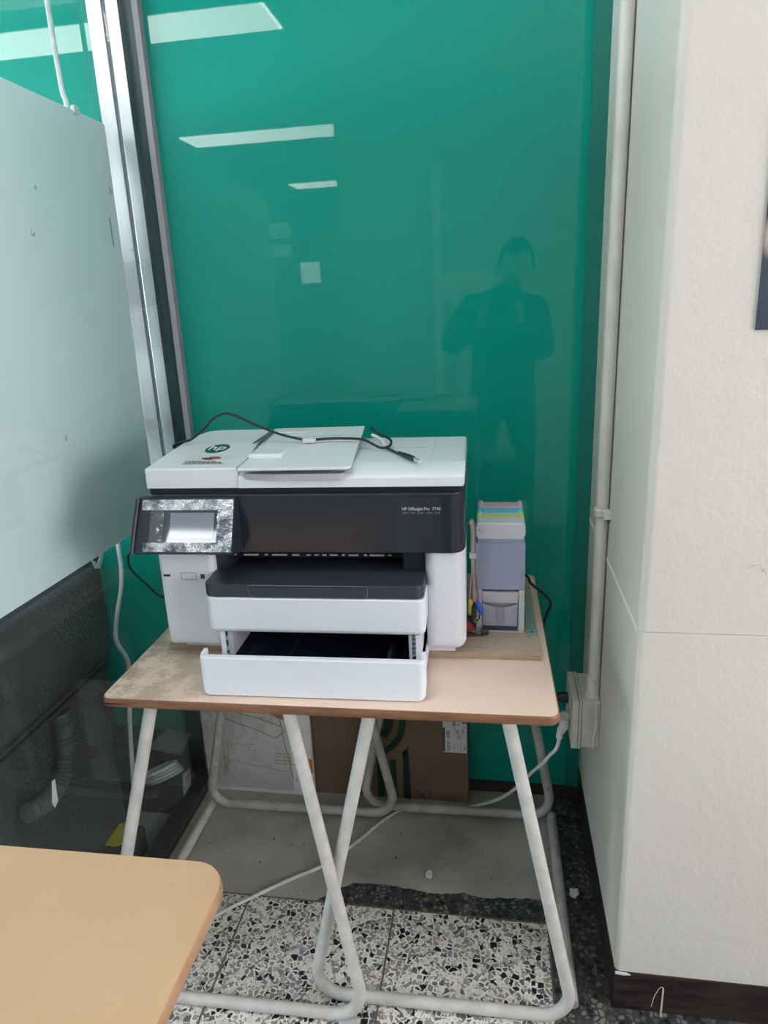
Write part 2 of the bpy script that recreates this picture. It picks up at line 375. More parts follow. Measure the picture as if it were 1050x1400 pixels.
def fillet(pts, r, n=7):
    P = [Vector(p) for p in pts]; out = [P[0]]
    for i in range(1, len(P) - 1):
        a, b, c = P[i - 1], P[i], P[i + 1]; u = (a - b).normalized(); v = (c - b).normalized()
        ang = u.angle(v); d = min(r / math.tan(ang / 2), 0.49 * (a - b).length, 0.49 * (c - b).length)
        rr = d * math.tan(ang / 2); cen = b + (u + v).normalized() * (rr / math.sin(ang / 2))
        s, e = b + u * d - cen, b + v * d - cen; tot = s.angle(e); axn = s.cross(e).normalized()
        for k in range(n + 1): out.append(cen + Matrix.Rotation(tot * k / n, 3, axn) @ s)
    out.append(P[-1]); return out
def tube(path, r, sides=8, bm=None, caps=True):
    bm = bm or bmesh.new(); P = [Vector(p) for p in path]; rings = []; nrm = None
    for i, p in enumerate(P):
        t = (P[min(i + 1, len(P) - 1)] - P[max(i - 1, 0)]).normalized()
        if nrm is None:
            up = Vector((0, 0, 1)) if abs(t.z) < 0.9 else Vector((1, 0, 0)); nrm = t.cross(up).normalized()
        nrm = (nrm - t * nrm.dot(t)).normalized(); bn = t.cross(nrm)
        q = r[i] if isinstance(r, (list, tuple)) else r
        rings.append([bm.verts.new(p + (nrm * math.cos(2 * math.pi * k / sides) + bn * math.sin(2 * math.pi * k / sides)) * q) for k in range(sides)])
    for a, b in zip(rings, rings[1:]):
        for k in range(sides): bm.faces.new((a[k], a[(k + 1) % sides], b[(k + 1) % sides], b[k]))
    if caps: bm.faces.new(rings[0][::-1]); bm.faces.new(rings[-1])
    return bm
def lathe(prof, n=16, loc=(0, 0, 0), axis='z', bm=None):
    bm = bm or bmesh.new(); rings = []
    for r, h in prof:
        ring = []
        for k in range(n):
            a = 2 * math.pi * k / n; c, s = r * math.cos(a), r * math.sin(a)
            v = {'z': (c, s, h), 'y': (c, h, s), 'x': (h, c, s)}[axis]; ring.append(bm.verts.new(Vector(v) + Vector(loc)))
        rings.append(ring)
    for a, b in zip(rings, rings[1:]):
        for k in range(n): bm.faces.new((a[k], a[(k + 1) % n], b[(k + 1) % n], b[k]))
    bm.faces.new(rings[0][::-1]); bm.faces.new(rings[-1]); return bm
def ring_outline(pts, inset, z0, z1, rnd, bm=None, prof=5):
    """half-round edging swept around the closed outline pts (z axis)"""
    bm = bm or bmesh.new(); n = len(pts); P = [Vector((p[0], p[1], 0)) for p in pts]; cols = []
    for i in range(n):
        t = (P[(i + 1) % n] - P[i - 1]).normalized(); out = Vector((t.y, -t.x, 0))
        col = [P[i] - out * inset + Vector((0, 0, z0))]
        for k in range(prof + 1):
            a = -math.pi / 2 + math.pi * k / prof
            col.append(P[i] - out * rnd * (1 - math.cos(a)) + Vector((0, 0, (z0 + z1) / 2 + math.sin(a) * (z1 - z0) / 2)))
        col.append(P[i] - out * inset + Vector((0, 0, z1))); cols.append([bm.verts.new(v) for v in col])
    m = len(cols[0])
    for i in range(n):
        a, b = cols[i], cols[(i + 1) % n]
        for k in range(m): bm.faces.new((a[k], b[k], b[(k + 1) % m], a[(k + 1) % m]))
    return bm
def text(name, s, size, loc, rot, m, parent, depth=0.0002, sx=1.0, bold=0.0):
    cu = bpy.data.curves.new('tmp', 'FONT'); cu.body = s; cu.size = size; cu.extrude = depth; cu.offset = bold; cu.resolution_u = 3
    t = bpy.data.objects.new('tmp', cu); C.objects.link(t); bpy.context.view_layer.update()
    me = bpy.data.meshes.new_from_object(t.evaluated_get(bpy.context.evaluated_depsgraph_get()))
    bpy.data.objects.remove(t); bpy.data.curves.remove(cu)
    me.materials.clear(); me.materials.append(m); me.name = name
    o = bpy.data.objects.new(name, me); C.objects.link(o); o.location = loc; o.rotation_euler = rot; o.scale = (sx, 1, 1)
    if parent: o.parent = parent
    return o

# ================================================================== THE SETTING
# floor with terrazzo tiles
TERR = terrazzo('terrazzo_tile', (0.66, 0.635, 0.58), 1.25, dirt=0.15)
TERRD = terrazzo('dark_terrazzo_border', (0.13, 0.135, 0.13), 0.36, paint=True, dirt=0.35)
TERRP = terrazzo('terrazzo_floor', (0.58, 0.56, 0.51), 1.0)
floor = struct(obj('floor', box(-4.6, 2.3, -6.2, 2.0, -0.06, -0.004), TERRP, smooth=False))
T = 0.369
tile0 = None
for i in range(8):
    for j in range(5):
        x1 = 0.127 - i * T; y1 = 1.320 - j * T
        o = obj('tile', box(-T / 2 + .0022, T / 2 - .0022, -T / 2 + .0022, T / 2 - .0022, 0, 0.004, 0.0006, 1), TERR, floor, smooth=False) if tile0 is None else tile0.copy()
        if tile0 is None: tile0 = o
        else: C.objects.link(o)
        o.location = (x1 - T / 2, y1 - T / 2, -0.004)
for j in range(2):
    obj('brass_strip', box(-2.83, 0.129, 1.320 - j * T - .0018, 1.320 - j * T + .0018, -0.004, 0.0004), BRASS, floor, smooth=False)
for i in range(4):
    obj('brass_strip', box(0.127 - i * T - .0018, 0.127 - i * T + .0018, -0.5, 1.318, -0.004, 0.0003), BRASS, floor, smooth=False)
bm = box(-4.5, 0.25, 1.322, 1.79, -0.004, 0.0); box(0.129, 0.60, -1.0, 1.322, -0.004, 0.0, bm=bm)
obj('floor_border', bm, TERRD, floor, smooth=False)
struct(obj('ceiling', box(-4.6, 2.3, -6.2, 2.0, 2.60, 2.68), CEILW, smooth=False))
# back wall of green back-painted glass
struct(obj('wall_back', box(-4.5, 0.26, 1.79, 1.86, 0.0, 2.6), GREEN, smooth=False))
struct(obj('baseboard_back', box(-0.83, 0.245, 1.772, 1.79, 0.0, 0.028, 0.002), RAILM))
struct(obj('trim_5', box(0.208, 0.2450, 1.784, 1.79, 0.0, 2.6), mat('dark_green_edge_strip', (0.008, 0.19, 0.158), rough=0.3), smooth=False))
# pillar / right wall in two courses of plaster
wr = sroot('wall_right')
ce = lambda d, t: abs(t.z) > .9 and d.x < 0 and d.y < 0
obj('upper_course', box(0.245, 2.25, 1.13, 2.0, 0.862, 2.6, 0.003, 2, sel=ce, selbev=0.014, selseg=5), PILLAR, wr)
obj('lower_course', box(0.2455, 2.25, 1.1305, 2.0, 0.098, 0.8625, 0.003, 2, sel=ce, selbev=0.010, selseg=5), PILLAR, wr)
obj('joint_ridge', box(0.2438, 0.252, 1.145, 1.79, 0.857, 0.866, 0.001, 1), mat('pale_joint', (0.74, 0.76, 0.76), rough=0.5), wr)
bb = struct(obj('baseboard_right', box(0.244, 2.25, 1.129, 2.0, 0.0, 0.099, 0.002), BASEB))
obj('paint_chip', prism([(0.2455, 0.094), (0.262, 0.0925), (0.276, 0.0945), (0.268, 0.0985), (0.2455, 0.0995)], 'y', 1.1275, 1.1295), PAPERW, bb)
# rest of the room, behind and beside the camera (seen as reflections)
struct(obj('wall_rear', box(-0.94, 2.25, -0.90, -0.81, 0, 2.6), mat('grey_wall_paint', (0.46, 0.46, 0.46), rough=0.6), smooth=False))
struct(obj('trim_6', box(-0.375, -0.325, -0.81, -0.795, 0, 2.2, 0.002), WALLW))
struct(obj('trim_7', box(-0.325, -0.02, -0.81, -0.800, 1.44, 1.60, 0.002), WALLW))
struct(obj('wall_far', box(-4.6, 2.3, -6.2, -6.1, 0, 2.6), WALLW, smooth=False))
bm = box(-4.6, -4.5, -6.2, -2.2, 0, 2.6); box(-4.6, -4.5, -2.2, 1.5, 0, 0.9, bm=bm); box(-4.6, -4.5, -2.2, 1.5, 2.4, 2.6, bm=bm); box(-4.6, -4.5, 1.5, 2.0, 0, 2.6, bm=bm)
struct(obj('wall_left', bm, WALLW, smooth=False))
bm = box(2.2, 2.3, -0.9, -0.70, 0, 2.6); box(2.2, 2.3, -0.70, 0.95, 0, 0.85, bm=bm); box(2.2, 2.3, -0.70, 0.95, 1.95, 2.6, bm=bm); box(2.2, 2.3, 0.95, 1.14, 0, 2.6, bm=bm)
struct(obj('wall_side', bm, WALLW, smooth=False))
FRAMEW = mat('white_window_frame', (0.65, 0.66, 0.66), rough=0.4)
def window(name, x, y0, y1, z0, z1, m, inward):
    r = sroot(name)
    obj('pane', box(x, x + 0.004, y0, y1, z0, z1), m, r, smooth=False)
    n = 3
    for k in range(n + 1):
        y = y0 + (y1 - y0) * k / n
        obj('mullion', box(x + inward * 0.004, x + inward * 0.034, y - .02, y + .02, z0, z1), FRAMEW, r, smooth=False)
    for z in (z0, z1): obj('frame_rail', box(x + inward * 0.004, x + inward * 0.034, y0, y1, z - .02, z + .02), FRAMEW, r, smooth=False)
window('window_2', 2.25, -0.70, 0.95, 0.85, 1.95, WINR, -1)  # unseen window, put in for light from the camera side
window('window_3', -4.55, -2.2, 1.5, 0.9, 2.4, WINL, 1)
r = sroot('window_4')
WIND = emission('frosted_transom', (0.85, 0.95, 0.95), 2.2)
for x0, x1 in ((-4.45, -3.75), (-3.70, -2.75)):
    for z0, z1 in ((2.12, 2.28), (2.36, 2.56)):
        obj('pane', box(x0, x1, -6.096, -6.092, z0, z1), WIND, r, smooth=False)
        obj('frame_rail', box(x0, x1, -6.099, -6.085, z0 - .02, z0), FRAMEW, r, smooth=False)
obj('pane', box(-2.64, -2.37, -6.095, -6.09, 1.77, 2.04), WINF, r, smooth=False)
obj('frame_rail', box(-2.67, -2.34, -6.099, -6.094, 1.74, 2.07), FRAMEW, r, smooth=False)

# glass partition on the left with its steel post
wp = sroot('window_1')
obj('glass_pane', box(-0.908, -0.902, -0.805, 1.752, 0.03, 2.6), GLASS, wp, smooth=False)
obj('bottom_rail', box(-0.932, -0.878, -0.805, 1.75, 0.0, 0.032, 0.003), RAILM, wp)
tp = sroot('trim_1')
obj('steel_channel', box(-0.948, -0.910, 1.748, 1.79, 0.0, 2.6, 0.0015), ALU, tp)
obj('groove', box(-0.911, -0.9005, 1.757, 1.79, 0.0, 2.6), ALUG, tp, smooth=False)
obj('steel_channel', box(-0.901, -0.8695, 1.750, 1.79, 0.0, 2.6, 0.0015), ALU, tp)
obj('gasket', box(-0.870, -0.843, 1.772, 1.79, 0.0, 2.6), mat('dark_teal_gasket', (0.022, 0.06, 0.062), rough=0.3), tp, smooth=False)
obj('edge_strip', box(-0.8435, -0.828, 1.766, 1.79, 0.0, 2.6, 0.001), ALUG, tp)
for z in (1.585, 1.158, 1.118):
    obj('screw', lathe([(0.004, -0.0008), (0.004, 0.001)], 10, (-0.915, 1.7475, z), 'y'), GREYP, tp)

# ceiling lights (reflected in the green glass, except the one added above the desk)
def ceiling_light(x0, x1, y0, y1, label):
    t = thing('ceiling_light', label, 'ceiling light', ((x0 + x1) / 2, (y0 + y1) / 2, 2.6), 0, 'tube ceiling lights')
    hx, hy = (x1 - x0) / 2, (y1 - y0) / 2
    obj('housing', box(-hx - .01, hx + .01, -hy - .01, hy + .01, -0.03, 0.0, 0.002), FRAMEW, t)
    obj('diffuser', box(-hx, hx, -hy, hy, -0.036, -0.0305, 0.001), LAMPM, t)
ceiling_light(-2.35, -0.90, 0.30, 0.56, 'long ceiling light nearest the green glass, mirrored at the top left of it')
ceiling_light(-0.75, 0.15, 0.76, 0.87, 'added ceiling light straight above the printer desk, unseen and outside the mirrored view')  # unseen lamp, added to light the wall and printer from above
ceiling_light(-2.12, -0.72, -1.62, -1.32, 'second ceiling light, its mirrored strip ending at a wall edge in the green glass')
ceiling_light(-1.95, -1.0, -3.62, -3.34, 'farthest ceiling light, mirrored as the short low strip in the green glass')

# ================================================================== THE DESK
ZT = 0.715
desk = thing('desk', 'worn beige-topped desk with white tube legs carrying the white printer', 'desk', (-0.327, 1.415, 0.0), math.radians(0.9))
out = rrect(-0.438, 0.438, -0.338, 0.338, 0.022, 6)
inn = rrect(-0.4345, 0.4345, -0.3345, 0.3345, 0.019, 6)
obj('desktop', prism(inn, 'z', ZT - 0.017, ZT, 0.0008, 1), TOP1, desk)
obj('edge_band', ring_outline(out, 0.0036, ZT - 0.019, ZT - 0.0006, 0.003), EDGE, desk, label='brown rounded wooden edge')
obj('edge_crack', prism([(-0.4375, ZT - .0095), (-0.415, ZT - .0085), (-0.39, ZT - .0092), (-0.37, ZT - .0098), (-0.40, ZT - .0108), (-0.42, ZT - .0118)], 'y', -0.3387, -0.3368), mat('dark_split', (0.02, 0.012, 0.008), rough=0.8), desk, label='dark split at the chipped corner')
RT = 0.0128
def leg_loop(name, xt0, xt1, xb0, xb1, yt, yb, m, up=0.0):
    p = fillet([(xt0, yt, ZT - .018), (xb0, yb, RT + up), (xb1, yb, RT + up), (xt1, yt, ZT - .018)], 0.055, 8)
    return obj(name, tube(p, RT, 12), m, desk)
leg_loop('leg_frame', -0.345, -0.070, -0.520, 0.062, -0.305, -0.378, TUBEM)
leg_loop('leg_frame', 0.092, 0.345, -0.062, 0.485, -0.307, -0.335, TUBEM)
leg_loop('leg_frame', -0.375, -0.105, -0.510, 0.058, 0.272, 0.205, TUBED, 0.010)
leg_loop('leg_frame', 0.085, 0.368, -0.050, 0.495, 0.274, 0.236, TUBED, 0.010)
obj('floor_runner', tube([(-0.512, -0.34, RT), (-0.505, 0.215, RT)], RT, 12), TUBEM, desk)
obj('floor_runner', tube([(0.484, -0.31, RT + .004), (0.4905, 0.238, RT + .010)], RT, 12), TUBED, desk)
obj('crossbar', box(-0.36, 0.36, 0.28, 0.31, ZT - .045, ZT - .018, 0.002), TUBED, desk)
obj('foot_pad', box(0.005, 0.04, -0.40, -0.355, 0.0005, 0.010, 0.002), GREYP, desk, label='grey plastic foot clip')

# ------------------------------------------------------------------ oak board under the printer
board = thing('board', 'thin oak laminate board lying on the desk under the printer and ink tanks', 'board', (-0.31, 1.48, ZT + .0005), math.radians(0.9))
obj('panel', box(-0.400, 0.400, -0.200, 0.235, 0, 0.0135, 0.0006, 1), OAK, board)
obj('edge_strip', box(-0.400, 0.400, -0.2008, -0.1998, 0.0005, 0.0130), OAKEDGE, board, smooth=False)
ZB = ZT + 0.0141

# ================================================================== THE PRINTER  (local: x right, y back from the front face, z up from the board)
pr = thing('printer', 'white office printer with black front cover, lower paper tray pulled out', 'printer', (-0.375, 1.255, ZB), math.radians(1.5))
HB = 0.335
obj('rear_body', box(-0.316, 0.316, 0.17, HB, 0.012, 0.349, 0.004), WHITE, pr)
obj('left_column', box(-0.318, -0.198, 0.0, 0.172, 0.012, 0.232, 0.002, 2, sel=lambda d, t: (d.y < 0 and d.z < 0) or (d.x < 0 and d.z < 0) or (d.x < 0 and d.y < 0), selbev=0.012), WHITE, pr)
obj('right_column', box(0.238, 0.318, 0.0, 0.172, 0.012, 0.232, 0.002, 2, sel=lambda d, t: (d.x > 0 and d.y < 0) or (d.y < 0 and d.z < 0) or (d.x > 0 and d.z < 0), selbev=0.022), WHITE, pr)
for x0, x1 in ((-0.29, -0.20), (0.238, 0.296)):
    obj('foot', box(x0, x1, 0.022, 0.30, 0.0, 0.0125, 0.003), WHITE, pr)
obj('cavity_wall', box(-0.2, 0.24, 0.162, 0.1695, 0.006, 0.232), CAVITY, pr, smooth=False)
obj('cavity_lining', box(-0.1975, -0.170, 0.02, 0.1615, 0.182, 0.2315), NAVY, pr, smooth=False)
obj('cavity_lining', box(0.194, 0.2375, 0.02, 0.1615, 0.182, 0.2315), NAVY, pr, smooth=False)
# front cover
fc = obj('front_cover', box(-0.318, 0.318, -0.006, 0.172, 0.226, 0.349, 0.003, 3, sel=lambda d, t: d.y < 0 and abs(t.z) > .9, selbev=0.03, selseg=7), NAVYG, pr, label='glossy black front cover')
obj('cover_lip', box(-0.30, 0.296, -0.0085, 0.02, 0.3445, 0.3485, 0.0015), SLATE, fc)
text('lettering', 'HP OfficeJet Pro', 0.0088, (0.1975, -0.0064, 0.3145), (math.pi / 2, 0, 0), INKGREY, fc, bold=0.00008, sx=0.90)
text('lettering', '7740', 0.0088, (0.2555, -0.0064, 0.3145), (math.pi / 2, 0, 0), INKGREY, fc, sx=0.95)
text('lettering', 'PRINT   FAX   SCAN   COPY   WEB', 0.0048, (0.1975, -0.0064, 0.3075), (math.pi / 2, 0, 0), INKDIM, fc, sx=1.0)
for k, (a, b) in enumerate(((-.186, -.166), (-.150, -.118), (-.104, -.097), (-.088, -.056), (-.044, -.030), (-.014, -.006), (.004, .012), (.020, .028), (.036, .052), (.062, .068), (.076, .096), (.108, .114), (.120, .150), (.158, .166))):
    obj('roller_gap_glint', box(a, b, 0.054, 0.058, 0.1982, 0.2010), WHITE, fc, smooth=False)  # white bars stand in for light reflected in the roller gaps
obj('roller_bar', box(-0.17, 0.194, 0.058, 0.066, 0.192, 0.226, 0.001, 1), CAVITY, pr)
# output tray
ot = obj('output_tray', box(-0.197, 0.240, -0.066, 0.155, 0.156, 0.1815, 0.002, 3, sel=lambda d, t: d.y < 0 and abs(t.z) > .9, selbev=0.018, selseg=6), SLATE, pr, label='slate grey output tray')
obj('pull_flap', prism(rrect(-0.100, 0.130, 0.159, 0.1785, [0.008, 0.008, 0.003, 0.003]), 'y', -0.0685, -0.062, 0.0015), SLATE, ot)
rim = rrect(-0.1025, 0.1325, 0.1568, 0.1808, [0.010, 0.010, 0.003, 0.003]); rp = [(p[0], -0.0668, p[1]) for p in rim]; rp.append(rp[0])
obj('pull_rim', tube(rp, 0.0007, 5, caps=False), SLATEL, ot)
# upper paper tray
obj('paper_tray', box(-0.193, 0.242, -0.070, 0.155, 0.078, 0.1545, 0.003, 3, sel=lambda d, t: (d.y < 0 and abs(t.z) > .9) or (d.y < 0 and d.z < 0 and abs(t.x) > .9) or (d.z < 0 and abs(t.y) > .9), selbev=0.013, selseg=5), WHITE2, pr, label='closed upper paper tray with a plain white front')
# lower paper tray, pulled out
lo = box(-0.186, 0.246, -0.152, -0.136, -0.0125, 0.0685, 0.003, 3, sel=lambda d, t: (d.y < 0 and abs(t.z) > .9) or (d.z < 0 and abs(t.y) > .9), selbev=0.0135, selseg=6)
box(-0.1855, -0.1775, -0.1385, -0.118, 0.040, 0.0715, 0.002, bm=lo); box(0.2365, 0.2455, -0.1385, -0.105, 0.0, 0.068, 0.003, bm=lo)
lt = obj('lower_tray', lo, WHITE2, pr, label='lower paper tray pulled out, dark inside')
obj('tray_floor', box(-0.174, 0.236, -0.136, 0.160, 0.0035, 0.007), TRAYFLOOR, lt, smooth=False)
obj('tray_side', box(-0.180, -0.174, -0.136, 0.158, 0.003, 0.022, 0.001), WHITE2, lt)
obj('tray_side', box(0.236, 0.241, -0.136, 0.158, 0.003, 0.022, 0.001), WHITE2, lt)
for x0, x1, m_ in ((-0.1745, -0.1650, WHITE2), (-0.1650, -0.1590, NAVY), (-0.1590, -0.1490, GREYP), (0.2080, 0.2140, GREYP), (0.2215, 0.2310, WHITE2)):
    obj('base_post', box(x0, x1, -0.060 if m_ is not NAVY else -0.052, 0.150, 0.024, 0.0775), m_, pr, smooth=False)
for k in range(5): obj('latch_tooth', box(0.2145, 0.2210, -0.055, -0.045, 0.028 + k * .0098, 0.0345 + k * .0098, 0.001, 1), GREYP, pr, smooth=False)
for z in (0.034, 0.056): obj('latch_tooth', box(-0.1655, -0.1585, -0.058, -0.048, z, z + .010, 0.001, 1), GREYP, pr, smooth=False)
obj('paper_guide', box(0.168, 0.172, -0.125, 0.12, 0.007, 0.042), NAVY, lt, smooth=False)
obj('tray_rib', prism([(-0.052, -0.13), (-0.047, -0.13), (-0.034, 0.15), (-0.043, 0.15)], 'z', 0.007, 0.0085), SLATE, lt, smooth=False)
# scanner bed gap and lid
obj('scanner_bed', box(-0.312, 0.312, 0.002, HB - .01, 0.349, 0.360), CAVITY, pr, smooth=False)
prof = [(-0.002, 0.3605), (-0.002, 0.376), (0.0, 0.380), (0.006, 0.3845), (0.018, 0.389), (0.045, 0.3955), (0.060, 0.397), (0.310, 0.397), (0.316, 0.394), (0.318, 0.388), (0.318, 0.3605)]
bm = prism(prof, 'x', -0.125, 0.318, 0.0)
es = [e for e in bm.edges if all(v.co.x > .31 for v in e.verts)]
bmesh.ops.bevel(bm, geom=es, offset=0.006, segments=3, profile=0.5, affect='EDGES')
es = [e for e in bm.edges if all(v.co.x > .30 and v.co.y > .30 for v in e.verts) and abs((e.verts[0].co - e.verts[1].co).normalized().z) > .9]
lid = obj('scanner_lid', bm, LIDW, pr, label='white scanner lid')
obj('lid_seam', box(0.250, 0.2506, 0.075, 0.315, 0.3968, 0.3973), LINEG, lid, smooth=False)
obj('lid_seam', box(0.07, 0.235, 0.190, 0.1910, 0.3968, 0.3973), LINEG, lid, smooth=False)
def adf_top(y): return 0.4005 + 0.021 * min(1.0, max(0.0, (y - 0.01) / 0.30))
bm = bmesh.new()
left = [(-0.318, 0.0), (-0.318, 0.10), (-0.317, 0.20), (-0.311, 0.28), (-0.298, 0.313), (-0.27, 0.322), (-0.145, 0.322), (-0.140, 0.20), (-0.126, 0.06), (-0.126, 0.0)]
va = [bm.verts.new((x, y, 0.3605)) for x, y in left]; vb = [bm.verts.new((x, y, adf_top(y))) for x, y in left]
bm.faces.new(va[::-1]); bm.faces.new(vb)
for i in range(len(left)): bm.faces.new((va[i], va[(i + 1) % len(left)], vb[(i + 1) % len(left)], vb[i]))
es = [e for e in bm.edges if all(v.co.z > .39 for v in e.verts)] + [e for e in bm.edges if all(abs(v.co.x + .318) < 1e-4 and abs(v.co.y) < 1e-4 for v in e.verts)]
bmesh.ops.bevel(bm, geom=es, offset=0.004, segments=3, profile=0.5, affect='EDGES')
adf = obj('feeder_cover', bm, LIDW, pr, label='white document feeder cover with two stickers')
obj('feeder_roller_cover', box(-0.124, -0.052, 0.062, 0.118, 0.392, 0.4145, 0.006, 4), LIDW, pr)
# feeder tray: slanted slab
def slab(pts, th, bev, m, name, parent, label=None):
    bm = bmesh.new(); a = [bm.verts.new(p) for p in pts]; b = [bm.verts.new((p[0], p[1], p[2] - th)) for p in pts]; n = len(pts)
    bm.faces.new(a); bm.faces.new(b[::-1])
    for i in range(n): bm.faces.new((a[i], b[i], b[(i + 1) % n], a[(i + 1) % n]))
    if bev: bmesh.ops.bevel(bm, geom=bm.edges[:], offset=bev, segments=2, profile=0.5, affect='EDGES')
    return obj(name, bm, m, parent, label=label)
ft = slab([(-0.120, -0.012, 0.4025), (0.094, -0.010, 0.4025), (0.102, 0.0, 0.4030), (0.080, 0.320, 0.4245), (-0.138, 0.320, 0.4225), (-0.132, 0.20, 0.414), (-0.120, 0.06, 0.406)], 0.006, 0.0015, LIDW, 'feeder_tray', pr, 'white slanted document tray')
obj('tray_prop', box(-0.10, 0.05, 0.10, 0.30, 0.397, 0.4035), LIDW, ft, smooth=False)
obj('feeder_slot_shadow', prism([(-0.139, 0.15), (-0.126, 0.19), (-0.1275, 0.30), (-0.143, 0.305)], 'z', 0.4185, 0.4208), mat('feeder_slot_shade', (0.10, 0.11, 0.13), rough=0.5), pr, smooth=False)  # dark piece coloured as the shadow between feeder cover and tray
for yy, x0, x1 in ((0.235, -0.11, 0.078), (0.205, -0.04, 0.085)):
    zz = 0.4025 + (yy + .01) / 0.33 * 0.0215
    obj('tray_crease', tube([(x0, yy, zz + .0002), ((x0 + x1) / 2, yy - .006, zz + .0001), (x1, yy + .004, zz + .0003)], 0.0005, 4), GREYP, ft)
obj('page_stop', box(-0.116, -0.045, 0.262, 0.312, 0.4195, 0.4245, 0.001), LIDW, ft)
obj('eject_recess', prism([(-0.110, -0.001), (-0.045, -0.0075), (0.08, -0.0075), (0.09, -0.001), (0.08, 0.05), (-0.09, 0.05)], 'z', 0.376, 0.3885), GREYP, lid, smooth=False)
# stickers on the feeder cover, laid in its slope
slope = math.atan(0.021 / 0.30)
def sticker(name, x0, x1, y0, y1, m, lift=0.0004):
    return slab([(x0, y0, adf_top(y0) + lift), (x1, y0, adf_top(y0) + lift), (x1, y1, adf_top(y1) + lift), (x0, y1, adf_top(y1) + lift)], 0.0003, 0, m, name, adf)
def sloped_text(name, s, size, x, y, m, sx=1.0, bold=0.0, lift=0.0009): return text(name, s, size, (x, y, adf_top(y) + lift), (slope, 0, 0), m, adf, sx=sx, bold=bold)
bm = bmesh.new()
pts = [(-0.218 + 0.026 * math.cos(a), 0.147 + 0.036 * math.sin(a)) for a in [2 * math.pi * k / 28 for k in range(28)]]
bm.faces.new([bm.verts.new((x, y, adf_top(y) + .0005)) for x, y in pts])
obj('round_logo', bm, TEAL, adf, smooth=False)
text('lettering', 'hp', 0.048, (-0.2385, 0.137, adf_top(0.137) + .0010), (slope, 0, 0), LIDW, adf, sx=0.85, bold=0.0007)
sticker('label_sticker', -0.262, -0.158, 0.026, 0.093, mat('sticker_paper', (0.69, 0.71, 0.72), rough=0.3))
for k, (x, y, sx, m) in enumerate(((-0.214, 0.066, 0.020, GREENP), (-0.200, 0.073, 0.022, REDP), (-0.192, 0.066, 0.018, REDP), (-0.206, 0.060, 0.018, TEAL))):
    sticker('emblem_patch', x - sx / 2, x + sx / 2, y, y + 0.010, m, 0.0008)
for row, (y, h) in enumerate(((0.046, 0.006), (0.036, 0.006), (0.030, 0.0035))):
    x = -0.25
    while x < -0.185 + 0.012 * row:
        wd = random.uniform(0.003, 0.008); sticker('print_mark', x, x + wd, y, y + h, REDP if row == 0 and x > -0.22 else INKTXT, 0.0008); x += wd + 0.002
# control panel (wedge) with film and screen
P0, P1 = Vector((0, -0.019, 0.3455)), Vector((0, -0.066, 0.2455))
cpn = obj('control_panel', prism([(P0.y, P0.z), (P1.y, P1.z), (-0.060, 0.2415), (-0.006, 0.2300), (0.0, 0.2300), (0.0, 0.3455)], 'x', -0.330, -0.128, 0.002), NAVY, pr, label='tilted control panel still wrapped in clear film')
dn = (P1 - P0); ln = dn.length; dn.normalize(); nn_ = Vector((0, dn.z, -dn.y)) if dn.z < 0 else Vector((0, -dn.z, dn.y))
if nn_.y > 0: nn_ = -nn_
def on_panel(x, v, h): return P0 + dn * (v * ln) + nn_ * h + Vector((x, 0, 0))
def panel_sheet(name, x0, x1, v0, v1, h, m, parent, nx=1, ny=1, amp=0.0):
    bm = bmesh.new(); g = [[bm.verts.new(on_panel(x0 + (x1 - x0) * i / nx, v0 + (v1 - v0) * j / ny, h + random.uniform(-amp, amp))) for i in range(nx + 1)] for j in range(ny + 1)]
    for j in range(ny):
        for i in range(nx): bm.faces.new((g[j][i], g[j][i + 1], g[j + 1][i + 1], g[j + 1][i]))
    return obj(name, bm, m, parent)
random.seed(3)
f1 = panel_sheet('screen_film', -0.318, -0.130, 0.03, 0.22, 0.0012, FILME, cpn, 22, 4, 0.0007)
panel_sheet('screen_film', -0.312, -0.130, 0.80, 0.97, 0.0012, FILME, cpn, 22, 4, 0.0007)
panel_sheet('screen_film', -0.162, -0.130, 0.20, 0.82, 0.0012, FILME, cpn, 5, 12, 0.0008)
panel_sheet('screen_film', -0.300, -0.272, 0.20, 0.82, 0.0012, glassmat('thin_film', (0.9, 0.9, 0.9), 2.5, rough=0.1, haze=0.06), cpn, 5, 12, 0.0006)
panel_sheet('screen', -0.272, -0.160, 0.20, 0.80, 0.0008, SCREEN, cpn)
panel_sheet('lit_display', -0.258, -0.168, 0.27, 0.73, 0.0012, mat('display_pale', (0.20, 0.23, 0.30), rough=0.06, coat=1.0), cpn)
obj('film_roll', tube([on_panel(-0.328, 0.02, 0.003), on_panel(-0.331, 0.5, 0.003), on_panel(-0.333, 1.02, 0.004)], 0.004, 10), NAVY, cpn)
# ports on the left column
lc = bpy.data.objects['left_column']
obj('usb_port', box(-0.308, -0.2935, -0.0004, 0.004, 0.1705, 0.1755), CAVITY, lc, smooth=False)
obj('power_button', prism(rrect(-0.268, -0.238, 0.1655, 0.1785, 0.0025), 'y', -0.0012, 0.003, 0.0005), WHITE, lc)
rb = [(p[0], -0.0004, p[1]) for p in rrect(-0.2692, -0.2368, 0.1643, 0.1797, 0.003)]; rb.append(rb[0])
obj('button_outline', tube(rb, 0.0005, 4, caps=False), LINEG, lc)
rb = [(-0.2455 + 0.0022 * math.cos(a), -0.0013, 0.172 + 0.0022 * math.sin(a)) for a in [k * math.pi / 5 for k in range(11)]]
obj('power_symbol', tube(rb, 0.0003, 4, caps=False), LINEG, lc)
obj('square_port', box(-0.2275, -0.2185, -0.0006, 0.004, 0.1665, 0.1765), mat('port_dark', (0.05, 0.05, 0.06), rough=0.4), lc, smooth=False)
